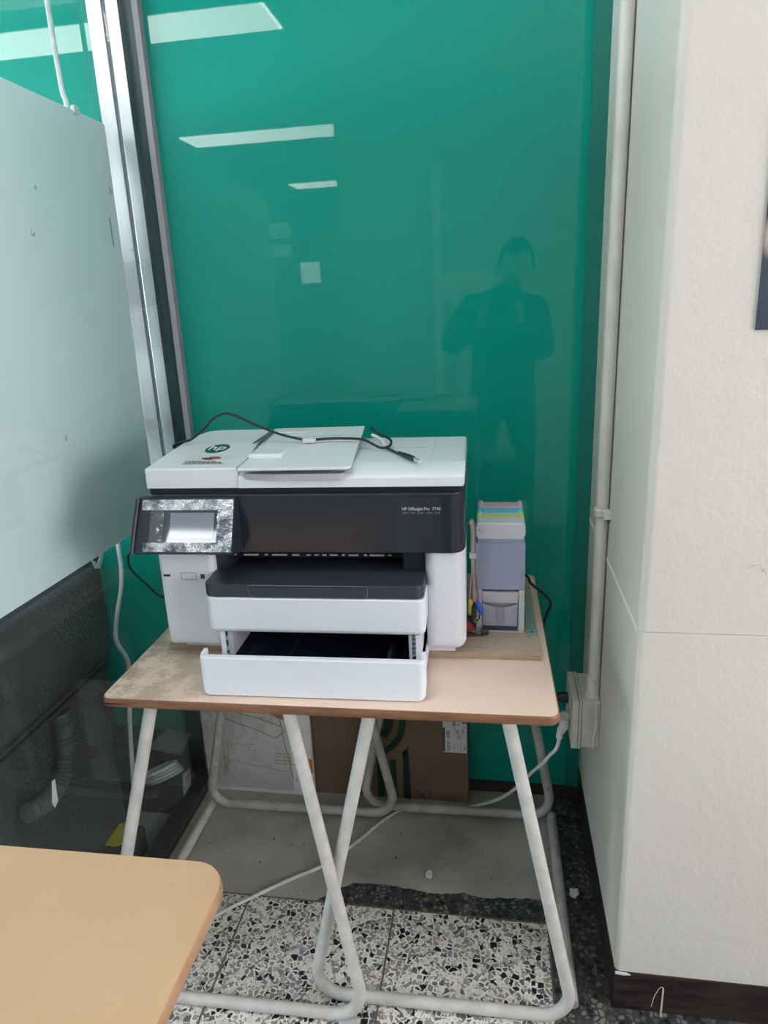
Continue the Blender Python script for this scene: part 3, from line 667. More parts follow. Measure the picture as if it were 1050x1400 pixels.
# clear bracket on the printer's right flank
obj('side_clip', prism(rrect(0.24, 0.33, 0.29, 0.352, [0.01, 0.02, 0.02, 0.004]), 'x', 0.3165, 0.3215, 0.001), TEALC, pr, label='clear plastic clip on the side')

# ================================================================== INK SUPPLY
TCOL = {'black': ((0.76, 0.77, 0.82), (0.40, 0.445, 0.62)), 'yellow': ((0.78, 0.78, 0.32), (0.60, 0.60, 0.36)), 'cyan': ((0.20, 0.62, 0.85), (0.22, 0.45, 0.60)), 'magenta': ((0.80, 0.46, 0.60), (0.56, 0.36, 0.46))}
def inkmat(name, c):
    m = mat(name, c, rough=0.25, spec=0.5); b = B(m)
    b.inputs['Subsurface Weight'].default_value = 0.35; b.inputs['Subsurface Radius'].default_value = (0.02, 0.02, 0.03); b.inputs['Subsurface Scale'].default_value = 0.3
    return m
tank_y = [1.384, 1.430, 1.4755, 1.521]
xa, xb = -0.0405, 0.0625
names = ['black', 'yellow', 'cyan', 'magenta']
labels = ['front ink tank filled dark with a white top, nearest of the four', 'second ink tank with pale yellow top, behind the dark front tank',
          'third ink tank with light blue top, between yellow and pink tanks', 'rearmost ink tank with pink top']
cradle = thing('ink_tank_stand', 'clear plastic stand holding the four ink tanks on the oak board', 'stand', (0.011, 1.384, ZB))
W2 = 0.0515
STANDP = mat('milky_stand_plastic', (0.52, 0.54, 0.62), rough=0.25)
STANDL = mat('milky_stand_rail', (0.60, 0.62, 0.68), rough=0.3)
obj('back_panel', box(-W2 + .012, W2 - .012, 0.012, 0.016, 0.002, 0.1005), STANDP, cradle, smooth=False)
for x0, x1 in ((-W2, -W2 + .0125), (W2 - .0125, W2)):
    obj('front_rail', box(x0, x1, -0.004, 0.012, 0.0, 0.100, 0.0015), STANDL, cradle)
    obj('side_wall', box(min(x0, x1 - .003) if x0 < 0 else x1 - .003, x0 + .003 if x0 < 0 else x1, 0.012, 0.182, 0.0, 0.100), CLEARP, cradle, smooth=False)
obj('top_flap', prism([(-0.037, 0.068), (0.037, 0.068), (0.040, 0.094), (-0.040, 0.094)], 'y', -0.001, 0.004, 0.001), mat('flap_plastic', (0.60, 0.60, 0.66), rough=0.35), cradle)
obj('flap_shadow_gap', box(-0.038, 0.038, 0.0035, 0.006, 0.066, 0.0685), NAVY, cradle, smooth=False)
obj('front_window', prism([(-0.036, 0.004)] + [(0.036, 0.004), (0.038, 0.066), (0.018, 0.057), (0.0, 0.055), (-0.018, 0.057), (-0.038, 0.066)], 'y', 0.004, 0.007), mat('window_plastic', (0.46, 0.48, 0.60), rough=0.2), cradle)
obj('centre_rib', box(-0.009, 0.009, 0.002, 0.0045, 0.020, 0.054, 0.001, 1), mat('rib_plastic', (0.36, 0.38, 0.48), rough=0.3), cradle)
obj('ink_pool', box(-0.036, 0.036, 0.0015, 0.0042, 0.003, 0.0115), mat('ink_dark', (0.05, 0.06, 0.12), rough=0.2), cradle, smooth=False)
obj('base_plate', box(-W2, W2, -0.004, 0.184, 0.0, 0.002), STANDL, cradle, smooth=False)
for k in range(4):
    cap, body = TCOL[names[k]]; y0 = tank_y[k]; th = 0.0445
    t = thing('ink_tank', labels[k], 'ink tank', (0.011, y0, ZB + 0.1008), 0, 'ink tanks in a row beside the printer')
    zt = 0.1395; zb_ = 0.0
    shape = [(-0.0515, 0.0), (0.0515, 0.0), (0.0515, 0.098), (0.0475, 0.105), (0.0475, 0.111), (-0.0475, 0.111), (-0.0475, 0.105), (-0.0515, 0.098)]
    if k == 0:      # the front tank has a gently bulging face
        arc = [(-0.0515 + 0.103 * i / 16, -0.0045 * (1 - ((i - 8) / 8) ** 2)) for i in range(17)]
        rv = prism(arc + [(0.0515, th), (-0.0515, th)], 'z', 0.0, 0.1040, 0.001); box(-0.0475, 0.0475, 0.0005, th, 0.1030, 0.1115, bm=rv)
    else: rv = prism(shape, 'y', 0.0, th, 0.0012)
    obj('reservoir', rv, inkmat(names[k] + '_ink_reservoir', body), t)
    cs = [(-0.047, 0.1112), (0.047, 0.1112), (0.0515, 0.122), (0.0515, 0.138), (0.048, 0.142 if k else 0.147), (-0.048, 0.142 if k else 0.147), (-0.0515, 0.138), (-0.0515, 0.122)]
    cp = obj('top_cap', prism(cs, 'y', 0.0, th, 0.003, 3), inkmat(names[k] + '_ink_cap', cap), t)
    if k:
        for s in (-1, 1):
            obj('end_knob', lathe([(0.004, 0.0), (0.0065, 0.002), (0.0065, th - .004), (0.004, th - .002)], 12, (s * 0.0445, 0.001, 0.1395), 'y'), inkmat(names[k] + '_knob', tuple(min(1, c * 1.1) for c in cap)), cp)
    else:
        for x, z in ((-0.044, 0.132), (-0.040, 0.129)): obj('ink_spot', lathe([(0.0011, -0.0004), (0.0011, 0.0003)], 8, (x, 0, z), 'y'), NAVY, cp)
# steel strap beside the stand
st = thing('steel_strap', 'flat galvanised steel strap screwed to the oak board beside the ink tanks', 'bracket', (0.080, 1.36, ZB + .0004))
obj('plate', prism([(-0.0115, 0.0), (0.0095, 0.0), (0.0085, 0.06), (0.005, 0.12), (0.000, 0.165), (-0.010, 0.185), (-0.0125, 0.185), (-0.0115, 0.10)], 'z', 0.0, 0.0025, 0.0004, 1), GALV, st)
obj('screw', lathe([(0.0042, 0.0025), (0.0042, 0.0035), (0.0025, 0.0045)], 12, (-0.001, 0.018, 0)), CHROME, st)

# ink tubes, clip and connectors
tb = thing('ink_tubes', 'bundle of thin grey and pink ink tubes arching down the printer side', 'tube bundle', (-0.0455, 1.36, ZB))
TUBC = [mat('tube_grey', (0.36, 0.34, 0.33), rough=0.3), mat('tube_pink', (0.48, 0.34, 0.31), rough=0.3), mat('tube_ivory', (0.52, 0.46, 0.36), rough=0.3), mat('tube_brown', (0.25, 0.18, 0.16), rough=0.3)]
ends = [(-0.0085, 0.0, 0.082), (0.0005, 0.0, 0.080), (0.004, 0.004, 0.084), (0.011, 0.004, 0.082)]
for k in range(4):
    o_ = 0.0022 * k
    p = catmull([(-0.0090, -0.030, 0.264), (-0.0060 + o_ * .7, -0.030, 0.268 + o_ * .8), (-0.0030 + o_, -0.030, 0.256 + o_ * .5), (-0.0020 + o_, -0.029, 0.232), (-0.0025 + o_, -0.028, 0.196), (-0.0015 + o_, -0.022, 0.165), (ends[k][0] * .6, ends[k][1], 0.125), ends[k]], 7)
    obj('tube', tube(p, 0.0018, 6), TUBC[k], tb)
obj('clip', box(-0.0065, 0.008, -0.034, -0.022, 0.190, 0.201, 0.0015), mat('clip_clear', (0.45, 0.52, 0.52), rough=0.3), tb)
ccol = [('yellow', (0.62, 0.50, 0.03)), ('black', (0.015, 0.016, 0.02)), ('pink', (0.60, 0.16, 0.20)), ('blue', (0.03, 0.15, 0.60))]
cpos = [(-0.0060, 0.0, 0.068, 0.0050, 0.020, 0.0), (0.0005, -0.004, 0.058, 0.0052, 0.018, 0.1), (0.004, 0.004, 0.083, 0.0032, 0.006, 0.0), (0.0125, 0.002, 0.066, 0.0062, 0.0165, -0.35)]
for (nm, c), (x, y, z, r_, h_, ti) in zip(ccol, cpos):
    o = obj('connector', lathe([(r_ * .6, h_ * 0.9), (r_, h_ * .6), (r_, -h_ * .6), (r_ * .55, -h_)], 10), mat(nm + '_connector', c, rough=0.3), tb, label=nm + ' connector')
    o.location = (x, y, z); o.rotation_euler = (0, ti, 0)
obj('connector_lead', tube(catmull([(-0.009, 0, 0.048), (-0.002, 0, 0.040), (0.006, 0, 0.036), (0.011, 0, 0.040), (0.0135, 0.002, 0.050)], 6), 0.0014, 6), CABLEB, tb)
obj('connector_lead', tube(catmull([(-0.009, 0.002, 0.050), (0.0, 0.0, 0.038), (0.004, -0.002, 0.032), (0.002, 0, 0.045)], 6), 0.0014, 6), mat('lead_tan', (0.35, 0.22, 0.14), rough=0.4), tb)
rt = thing('red_clamp', 'small red plastic clamp tucked between printer and ink tank stand', 'clamp', (-0.052, 1.365, ZB + .024))
o = obj('body', prism([(-0.012, 0.012), (0.002, 0.004), (0.0085, -0.004), (0.002, -0.012), (-0.012, -0.014)], 'y', -0.006, 0.006, 0.001), mat('red_plastic', (0.42, 0.02, 0.035), rough=0.35), rt)
obj('jaw', prism([(-0.012, 0.0245), (-0.002, 0.018), (0.010, -0.0025), (0.0075, -0.006), (0.001, 0.004), (-0.012, 0.0125)], 'y', -0.005, 0.005, 0.001), CAVITY, rt)
wl = thing('wire_lead', 'thin brown ribbon wires lying on the oak board by the tank stand', 'wire', (-0.03, 1.362, ZB))
for k in range(6):
    x = -0.005 + 0.003 * k
    obj('wire', tube(catmull([(-0.055, 0.004 - .004 * k, 0.0022), (-0.025, 0.010 - 0.004 * k, 0.0022), (0.002 + .002 * k, -0.006 + .001 * k, 0.003), (x + .006, 0.004, 0.006), (x + .007, 0.006, 0.016)], 6), 0.0012, 5), mat('wire_brown', (0.10, 0.045, 0.03), rough=0.4) if k % 2 else BLACKR, wl)

# ================================================================== CABLES
usb = thing('usb_cable', 'thin black usb cable looped over the printer lid, plug on the right', 'cable', (0, 0, 0))
cp1 = catmull([(-0.722, 1.60, 1.00), (-0.727, 1.54, 1.075), (-0.7255, 1.47, 1.122), (-0.718, 1.437, 1.138), (-0.698, 1.433, 1.1475), (-0.674, 1.435, 1.153), (-0.642, 1.44, 1.176), (-0.619, 1.44, 1.197), (-0.592, 1.44, 1.2085), (-0.563, 1.44, 1.203), (-0.522, 1.44, 1.183), (-0.465, 1.435, 1.162), (-0.415, 1.43, 1.1510), (-0.398, 1.43, 1.1500), (-0.380, 1.43, 1.1505), (-0.355, 1.43, 1.1520), (-0.320, 1.43, 1.1520), (-0.280, 1.43, 1.1485), (-0.245, 1.42, 1.134), (-0.228, 1.42, 1.1335), (-0.222, 1.44, 1.137), (-0.228, 1.46, 1.144), (-0.262, 1.50, 1.151), (-0.285, 1.56, 1.152)], 7)
obj('cord', tube(cp1, 0.0029, 8), CABLEB, usb)
obj('tape', box(-0.4125, -0.3835, 1.420, 1.440, 1.1445, 1.1542, 0.0015), PAPERW, usb, label='white tape over the cord')
tg = catmull([(-0.268, 1.475, 1.1505), (-0.245, 1.455, 1.143), (-0.231, 1.42, 1.1355)], 6)
obj('tag', tube(tg, 0.0036, 8), PAPERW, usb, label='white wrapped tag')
cp2 = catmull([(-0.226, 1.415, 1.1325), (-0.206, 1.388, 1.1300), (-0.194, 1.365, 1.1305)], 6)
obj('cord', tube(cp2, 0.0029, 8), CABLEB, usb)
d0, d1, d2 = Vector((-0.196, 1.368, 1.1325)), Vector((-0.156, 1.302, 1.1335)), Vector((-0.143, 1.281, 1.1330))
def along(a, b, ts): return [a.lerp(b, t) for t in ts]
obj('plug_body', tube(along(d0, d1, (0, .08, .16, .24, .3, .36, .9, 1.0)), [.0032, .0044, .0034, .0046, .0036, .0052, .0058, .0042], 10), CABLEB, usb, label='black moulded plug')
obj('plug_tip', tube(along(d1, d2, (0, 1)), 0.0034, 6), CHROME, usb, label='metal plug tip')
o = obj('power_cable', tube(catmull([(-0.69, 1.63, 0.80), (-0.735, 1.57, 0.87), (-0.800, 1.50, 0.895), (-0.862, 1.45, 0.882), (-0.881, 1.45, 0.858), (-0.876, 1.45, 0.830), (-0.842, 1.45, 0.792), (-0.812, 1.452, 0.762), (-0.765, 1.48, 0.737), (-0.725, 1.52, 0.7340)], 8), 0.0030, 8), CABLEB)
tag(o, 'black power cable bowing out past the left side of the printer', 'cable')
o = obj('black_cable', tube(catmull([(0.03, 1.64, 0.78), (0.076, 1.615, 0.768), (0.086, 1.61, 0.752), (0.108, 1.60, 0.735), (0.130, 1.60, 0.714), (0.1365, 1.61, 0.690), (0.130, 1.64, 0.655), (0.126, 1.70, 0.58), (0.135, 1.66, 0.50), (0.150, 1.575, 0.463)], 8), 0.0034, 8), CABLEB)
tag(o, 'black cable dropping from behind the ink tanks over the desk corner', 'cable')

# ================================================================== OUTLET AND CONDUIT
ob = thing('outlet_box', 'cream surface-mounted outlet box on the pillar side', 'outlet', (0.245, 1.53, 0.452))
obj('back_box', box(-0.042, 0.0, -0.066, 0.070, -0.062, 0.062, 0.003), BOXCREAM, ob)
obj('cover_rim', box(-0.048, -0.042, -0.068, 0.072, -0.066, 0.064, 0.002), BOXCREAM, ob)
obj('face_plate', box(-0.064, -0.0485, -0.068, 0.072, -0.066, 0.064, 0.003), BOXCREAM, ob)
obj('paint_drip', tube(catmull([(-0.008, -0.0665, 0.060), (-0.010, -0.067, 0.03), (-0.007, -0.067, 0.0), (-0.012, -0.067, -0.03), (-0.011, -0.067, -0.064)], 4), 0.0026, 6), PIPEW, ob)
for z in (0.026, -0.022):
    obj('socket', lathe([(0.020, -0.0655), (0.020, -0.0635)], 16, (0, 0.0, z), 'x'), GREYP, ob)
cd = thing('conduit', 'cream painted conduit pipe running down the pillar into the outlet box', 'pipe', (0.2300, 1.492, 0.512))
obj('pipe', tube([(0, 0, 0.0), (0, 0, 2.09)], 0.0135, 16), PIPEW, cd)
obj('end_socket', lathe([(0.0165, 0.0), (0.0165, 0.006), (0.0148, 0.008), (0.0148, 0.055), (0.0138, 0.056)], 16), PIPEW, cd)
o = obj('pipe_clamp', box(-0.0165, 0.0155, -0.0165, 0.0165, 0.448, 0.468, 0.006, 3), PIPEW, cd)
obj('clamp_foot', box(0.000, 0.0155, -0.034, -0.014, 0.450, 0.466, 0.002), PIPEW, cd)
obj('strap_rib', box(-0.0178, 0.0155, -0.0178, 0.0178, 0.455, 0.461, 0.006, 3), PIPEW, cd)
wc = thing('extension_cord', 'white power cord plugged into the outlet and trailing across the floor', 'cord', (0, 0, 0))
obj('plug', prism(rrect(-0.022, 0.0, -0.020, 0.020, 0.008), 'z', 0.412, 0.442, 0.006, 3), CABLEW, wc, label='white plug').location = (0.1795, 1.515, 0.0)
obj('plug_neck', tube(catmull([(0.168, 1.51, 0.418), (0.160, 1.505, 0.402), (0.156, 1.50, 0.385)], 5), [.011] * 5 + [.0085] * 5 + [.006], 10), CABLEW, wc)
p = catmull([(0.157, 1.50, 0.392), (0.155, 1.50, 0.372), (0.148, 1.50, 0.352), (0.136, 1.50, 0.338), (0.120, 1.51, 0.305), (0.098, 1.56, 0.24), (0.055, 1.62, 0.135), (0.010, 1.66, 0.065), (-0.050, 1.682, 0.020), (-0.110, 1.676, 0.0065), (-0.170, 1.670, 0.0050), (-0.230, 1.668, 0.0050), (-0.275, 1.655, 0.0050), (-0.322, 1.600, 0.0050), (-0.386, 1.505, 0.0050), (-0.450, 1.428, 0.0050), (-0.516, 1.379, 0.0050), (-0.594, 1.316, 0.0050), (-0.666, 1.253, 0.0050), (-0.72, 1.195, 0.0050), (-0.775, 1.165, 0.0050)], 8)
obj('cord', tube(p, 0.0046, 8), CABLEW, wc)
o = obj('black_plug', lathe([(0.013, -0.002), (0.013, -0.020), (0.009, -0.028), (0.005, -0.040)], 12, (0.180, 1.545, 0.474), 'x'), CABLEB)
tag(o, 'black plug pushed into the upper socket of the outlet box', 'plug')

# ================================================================== BOXES UNDER THE DESK
bx = thing('cardboard_box', 'flat brown cardboard box with dark green curved stripes leaning behind the desk', 'box', (-0.313, 1.715, 0.0))
obj('carton', box(-0.238, 0.238, 0.0, 0.053, 0.001, 0.470, 0.0015), CARD, bx)
obj('flap_seam', box(-0.001, 0.001, 0.004, 0.050, 0.470, 0.4706), INKTXT, bx, smooth=False)
def band(cl, wd, name='stripe', m=GREENP, parent=bx, y=-0.0004):
    """flat printed stripe of width wd along the centreline cl (x,z)"""
    bm = bmesh.new(); prev = None; P = [Vector((a, 0, b)) for a, b in cl]
    for i, q in enumerate(P):
        t = (P[min(i + 1, len(P) - 1)] - P[max(i - 1, 0)]).normalized(); nrm = Vector((t.z, 0, -t.x)); ww = wd[i] if isinstance(wd, list) else wd
        a, b = [bm.verts.new((q.x + s * nrm.x * ww / 2, y, q.z + s * nrm.z * ww / 2)) for s in (-1, 1)]
        if prev: bm.faces.new((prev[0], prev[1], b, a))
        prev = (a, b)
    return obj(name, bm, m, parent, smooth=False)
band([(p.x, p.z) for p in catmull([(0.050, 0, 0.46), (0.051, 0, 0.30), (0.049, 0, 0.255), (0.040, 0, 0.218), (0.020, 0, 0.186), (-0.008, 0, 0.160)], 6)], 0.020)
band([(p.x, p.z) for p in catmull([(0.006, 0, 0.46), (0.010, 0, 0.31), (0.010, 0, 0.265), (0.004, 0, 0.238), (-0.012, 0, 0.215)], 6)], 0.026)
band([(0.0560, 0.001), (0.0555, 0.168)], [0.022, 0.017]); band([(0.0465, 0.152), (0.0640, 0.180)], 0.006)
band([(0.018, 0.001), (0.016, 0.135)], 0.018)
band([(-0.022, 0.001), (-0.022, 0.15)], 0.020)
band([(-0.030, 0.24), (-0.038, 0.46)], 0.018)
lb = obj('shipping_label', box(0.166, 0.2345, -0.0008, -0.0002, 0.172, 0.298), PAPERW, bx, smooth=False, label='white shipping label with barcodes and purple handwriting')
random.seed(11)
obj('print_bar', box(0.166, 0.172, -0.0011, -0.0008, 0.176, 0.255), TEAL, lb, smooth=False)
obj('print_bar', box(0.222, 0.234, -0.0011, -0.0008, 0.270, 0.290), mat('label_green', (0.05, 0.22, 0.09), rough=0.6), lb, smooth=False)
z = 0.262
for k in range(9): obj('barcode_bar', box(0.194, 0.203, -0.0011, -0.0008, z + k * .0036, z + k * .0036 + random.choice((.0012, .0022))), INKTXT, lb, smooth=False)
for k in range(8): obj('barcode_bar', box(0.177, 0.186, -0.0011, -0.0008, 0.222 + k * .0030, 0.222 + k * .0030 + random.choice((.0010, .0019))), INKTXT, lb, smooth=False)
text('lettering', '55 4P 221', 0.011, (0.1855, -0.0010, 0.177), (math.pi / 2, -math.pi / 2, 0), INKTXT, lb, sx=0.8)
for k in range(10):
    x = 0.189 + (k % 5) * 0.0095; z = 0.176 + (k // 5) * 0.045 + random.uniform(0, .01)
    obj('print_line', box(x, x + .0012, -0.0010, -0.0008, z, z + random.uniform(.012, .03)), INKDIM, lb, smooth=False)
for st_ in ([(0.198, 0.258), (0.204, 0.246), (0.212, 0.236)], [(0.204, 0.236), (0.212, 0.250)], [(0.208, 0.226), (0.214, 0.232), (0.218, 0.224), (0.211, 0.218), (0.208, 0.226)], [(0.222, 0.252), (0.227, 0.244), (0.224, 0.238), (0.219, 0.246), (0.222, 0.252)], [(0.224, 0.262), (0.231, 0.256)], [(0.226, 0.196), (0.232, 0.186), (0.224, 0.184)], [(0.207, 0.266), (0.213, 0.270), (0.215, 0.262), (0.207, 0.266)]):
    obj('pen_stroke', tube([(a, -0.0011, b) for a, b in st_], 0.0008, 4), PURPLE, lb)
tri = [(0.082, 0.002), (0.0825, 0.030), (0.108, 0.004)]
obj('care_mark', tube([(a, -0.0004, b) for a, b in tri], 0.0006, 4), INKTXT, bx)
obj('care_mark', prism([(0.088, 0.027), (0.100, 0.021), (0.113, 0.006), (0.110, 0.004), (0.098, 0.017)], 'y', -0.0006, -0.0001), INKTXT, bx, smooth=False)
text('lettering', 'DB/PL', 0.010, (0.118, -0.0005, 0.030), (math.pi / 2, math.pi / 2, 0), INKTXT, bx, sx=0.75)
# wrapped white printed board
wb = thing('wrapped_carton', 'white printed cardboard sheet wrapped in crinkled clear film under the desk', 'carton', (-0.72, 1.697, 0.0))
obj('sheet', box(-0.156, 0.182, 0.0, 0.014, 0.001, 0.36, 0.001), WCARD, wb)
def stroke(pts, m, r=0.0011): obj('print_line', tube([(a, -0.0006, b) for a, b in pts], r, 4), m, wb)
stroke([(0.115, 0.31), (0.120, 0.20), (0.142, 0.068), (0.178, 0.066)], ORANGEL)
stroke([(0.135, 0.035), (0.155, 0.040), (0.180, 0.048)], ORANGEL)
stroke([(0.09, 0.30), (0.098, 0.20), (0.118, 0.06)], ORANGEL)
stroke([(-0.098, 0.285), (-0.09, 0.262), (-0.04, 0.242), (0.02, 0.222), (0.072, 0.198), (0.105, 0.224)], ORANGEL)
stroke([(-0.075, 0.305), (-0.04, 0.280), (0.03, 0.262), (0.095, 0.240)], ORANGEL)
stroke([(-0.06, 0.32), (-0.02, 0.300), (0.05, 0.285), (0.105, 0.272)], ORANGEL)
stroke([(-0.10, 0.31), (-0.10, 0.26), (-0.088, 0.26)], ORANGEL)
stroke([(-0.088, 0.215), (-0.097, 0.195), (-0.095, 0.09), (-0.090, 0.075)], YELLOWL)
stroke([(-0.080, 0.165), (-0.082, 0.10)], YELLOWL)
stroke([(-0.080, 0.168), (0.01, 0.172)], INKDIM, 0.0005)
stroke([(-0.154, 0.125), (-0.10, 0.118), (0.0, 0.098), (0.10, 0.082)], INKDIM, 0.0005)
for k in range(4): stroke([(0.065, 0.145 - .012 * k), (0.115 + .004 * k, 0.145 - .012 * k)], YELLOWL, 0.0012)
stroke([(0.097, 0.148), (0.099, 0.105)], YELLOWL, 0.0012); stroke([(0.112, 0.148), (0.114, 0.105)], YELLOWL, 0.0012)
stroke([(0.13, 0.225), (0.180, 0.225)], INKDIM, 0.0004)
obj('orange_patch', prism([(0.066, 0.325), (0.066, 0.285), (0.082, 0.268), (0.105, 0.262), (0.106, 0.325)], 'y', -0.0008, -0.0001), ORANGE, wb, smooth=False)
lg = obj('logo_patch', box(0.150, 0.1815, -0.0009, -0.0001, 0.082, 0.132), ORANGE, wb, smooth=False, label='orange square logo')
obj('logo_ring', tube([(0.163 + .0055 * math.cos(a), -0.001, 0.1155 + .0055 * math.sin(a)) for a in [k * math.pi / 8 for k in range(2, 15)]], 0.0014, 5), PAPERW, lg)
obj('logo_ring', tube([(0.1685, -0.001, 0.112), (0.169, -0.001, 0.127), (0.174, -0.001, 0.125)], 0.0013, 5), PAPERW, lg)
for k in range(3): obj('logo_word', box(0.155 + k * .0065, 0.159 + k * .0065, -0.0012, -0.0008, 0.092, 0.099), PAPERW, lg, smooth=False)
for j in range(3):
    for k in range(6): obj('print_glyph', box(0.118 + k * .0105, 0.125 + k * .0105, -0.0008, -0.0001, 0.284 + j * .010, 0.290 + j * .010), YELLOWL if j else ORANGEL, wb, smooth=False)
for x, z, s in ((0.124, 0.050, 'D'), (0.150, 0.051, 'A'), (-0.06, 0.29, 'U'), (-0.03, 0.274, 'C'), (0.03, 0.262, 'H')):
    text('lettering', s, 0.011, (x, -0.0008, z), (math.pi / 2, 0, 0), ORANGEL, wb)
random.seed(5)
bm = bmesh.new(); nx, nz = 26, 24; g = []
for j in range(nz + 1):
    row = []
    for i in range(nx + 1):
        x = -0.154 + 0.274 * i / nx; z = 0.020 + 0.335 * j / nz
        y = -0.004 - abs(0.004 * math.sin(23 * x + 31 * z) * math.sin(17 * z - 40 * x)) - random.uniform(0, 0.003)
        row.append(bm.verts.new((x, y, z)))
    g.append(row)
for j in range(nz):
    for i in range(nx):
        if random.random() < .5: bm.faces.new((g[j][i], g[j][i + 1], g[j + 1][i + 1])); bm.faces.new((g[j][i], g[j + 1][i + 1], g[j + 1][i]))
        else: bm.faces.new((g[j][i], g[j][i + 1], g[j + 1][i])); bm.faces.new((g[j][i + 1], g[j + 1][i + 1], g[j + 1][i]))
obj('plastic_film', bm, FILM, wb, smooth=False, label='crinkled clear plastic wrap')

# ================================================================== FOREGROUND DESK
d2 = thing('desk', 'tan desk with a smooth rounded corner in the near left foreground', 'desk', (-0.614, 0.46, 0.0), math.radians(0.6))
o2 = rrect(-0.264, 0.264, -0.256, 0.256, 0.050, 10); i2 = rrect(-0.261, 0.261, -0.253, 0.253, 0.047, 10)
obj('desktop', prism(i2, 'z', 0.680, 0.700, 0.0008, 1), TOP2, d2)
obj('edge_band', ring_outline(o2, 0.0031, 0.6785, 0.6994, 0.003), EDGE2, d2)
for s in (-1, 1):
    p = fillet([(s * 0.16, 0.10, 0.679), (s * 0.17, 0.11, RT), (s * 0.17, -0.225, RT), (s * 0.16, -0.20, 0.679)], 0.05, 6)
    obj('leg_frame', tube(p, RT, 10), TUBEM, d2)
obj('crossbar', box(-0.17, 0.17, -0.015, 0.015, 0.652, 0.679, 0.002), TUBED, d2)

# ================================================================== BEHIND THE GLASS
wbd = thing('whiteboard', 'large pale whiteboard standing behind the glass partition', 'whiteboard', (-0.918, 1.20, 0.888))
bm = bmesh.new()
q = [(-0.55, 0.0), (0.484, 0.0), (0.490, 0.004), (0.504, 0.970), (0.499, 0.974), (-0.55, 0.974)]
obj('panel', prism(q, 'x', -0.016, 0.0, 0.001, 1), WBOARD, wbd)
obj('hanger_clip', prism(rrect(0.372, 0.392, 0.966, 0.984, 0.005), 'x', -0.004, 0.005, 0.001), CABLEW, wbd)
obj('tape_strip', box(0.0002, 0.0010, 0.460, 0.466, 0.70, 0.765), mat('grey_tape', (0.30, 0.37, 0.37), rough=0.5), wbd, smooth=False)
case = thing('black_case', 'large dusty black plastic case under the whiteboard behind the glass', 'case', (-1.10, 1.22, 0.0))
obj('upper_shell', box(-0.16, 0.130, -0.34, 0.270, 0.585, 0.856, 0.0, 3, sel=lambda d, t: True, selbev=0.035, selseg=5), DUST, case)
obj('hidden_light_block', box(-0.75, -0.088, 0.10, 0.545, 0.0, 0.83, 0.03, 4), DUST, case)  # unseen block added to keep left-window light off the low wall
obj('top_rim', box(-0.14, 0.124, -0.31, 0.262, 0.838, 0.878, 0.010, 3), GREYB, case)
obj('seam_band', box(-0.155, 0.133, -0.33, 0.225, 0.590, 0.600, 0.003), GREYB, case)
obj('seam_band', box(-0.155, 0.131, -0.33, 0.225, 0.570, 0.582, 0.003), GREYB, case)
obj('lower_shell', box(-0.15, 0.083, -0.34, 0.262, 0.0, 0.590, 0.03, 4), DUST, case)
hs = catmull([(-0.985, 1.245, 0.56), (-0.985, 1.245, 0.50), (-0.985, 1.235, 0.445), (-0.985, 1.20, 0.405), (-0.985, 1.145, 0.395), (-0.99, 1.09, 0.41)], 14)
hose = obj('ribbed_hose', tube(hs, [0.0195 + 0.0028 * math.sin(k * 1.9) for k in range(len(hs))], 12), HOSEM)
tag(hose, 'grey ribbed hose curling below the dusty black case', 'hose')
o = obj('white_scrap', prism([(1.075, 0.455), (1.087, 0.500), (1.096, 0.498), (1.092, 0.448), (1.080, 0.440)], 'x', -0.9125, -0.911), PAPERW, smooth=False)
tag(o, 'small white paper scrap stuck to the glass beside the ribbed hose', 'paper')
o = obj('ribbon_scrap', prism([(1.375, 0.886), (1.386, 0.858), (1.405, 0.852), (1.432, 0.884), (1.422, 0.887), (1.398, 0.866)], 'x', -0.930, -0.9285), PAPERW, smooth=False)
tag(o, 'curled white strip hanging below the whiteboard edge', 'paper')
bin_ = thing('storage_crate', 'low black storage crate on the floor behind the glass partition', 'crate', (-1.075, 1.63, 0.0))
obj('crate_body', box(-0.10, 0.010, -0.10, 0.135, 0.0, 0.145, 0.012), CAVITY, bin_)
obj('crate_lid', box(-0.105, 0.015, -0.105, 0.14, 0.145, 0.160, 0.004), GREYB, bin_)
b2 = thing('storage_crate', 'long black floor crate in front of the low crate, beside the yellow sheet', 'crate', (-0.99, 1.26, 0.0))
obj('crate_body', box(-0.022, 0.045, -0.22, 0.175, 0.0, 0.085, 0.008), CAVITY, b2)
hangc = catmull([(-1.025, 1.72, 2.60), (-1.026, 1.72, 2.13), (-1.023, 1.72, 1.95), (-1.018, 1.72, 1.885), (-1.035, 1.72, 1.5), (-1.05, 1.70, 1.0), (-1.056, 1.70, 0.806), (-1.052, 1.68, 0.70), (-1.060, 1.62, 0.56), (-1.015, 1.59, 0.49), (-1.000, 1.53, 0.36), (-0.990, 1.49, 0.24), (-0.985, 1.46, 0.10), (-0.975, 1.43, 0.02)], 8)
o = obj('hanging_cord', tube(hangc, 0.0062, 8), CABLEW)
tag(o, 'white cord hanging from the ceiling behind the whiteboard and glass', 'cord')
cc = thing('cable_coil', 'coil of white cable with a grey paper slip behind the bottom of the glass', 'cable', (-0.985, 1.635, 0.0))
for k in range(4):
    p = [(-0.010 * k * .3 + 0.055 * math.cos(a), 0.045 * math.sin(a) - .006 * k, 0.085 + 0.012 * k + 0.03 * math.cos(a * 1.0 + .5)) for a in [2 * math.pi * t / 20 for t in range(21)]]
    obj('loop', tube(p, 0.0055, 6, caps=False), CABLEW if k % 2 else GREYP, cc)
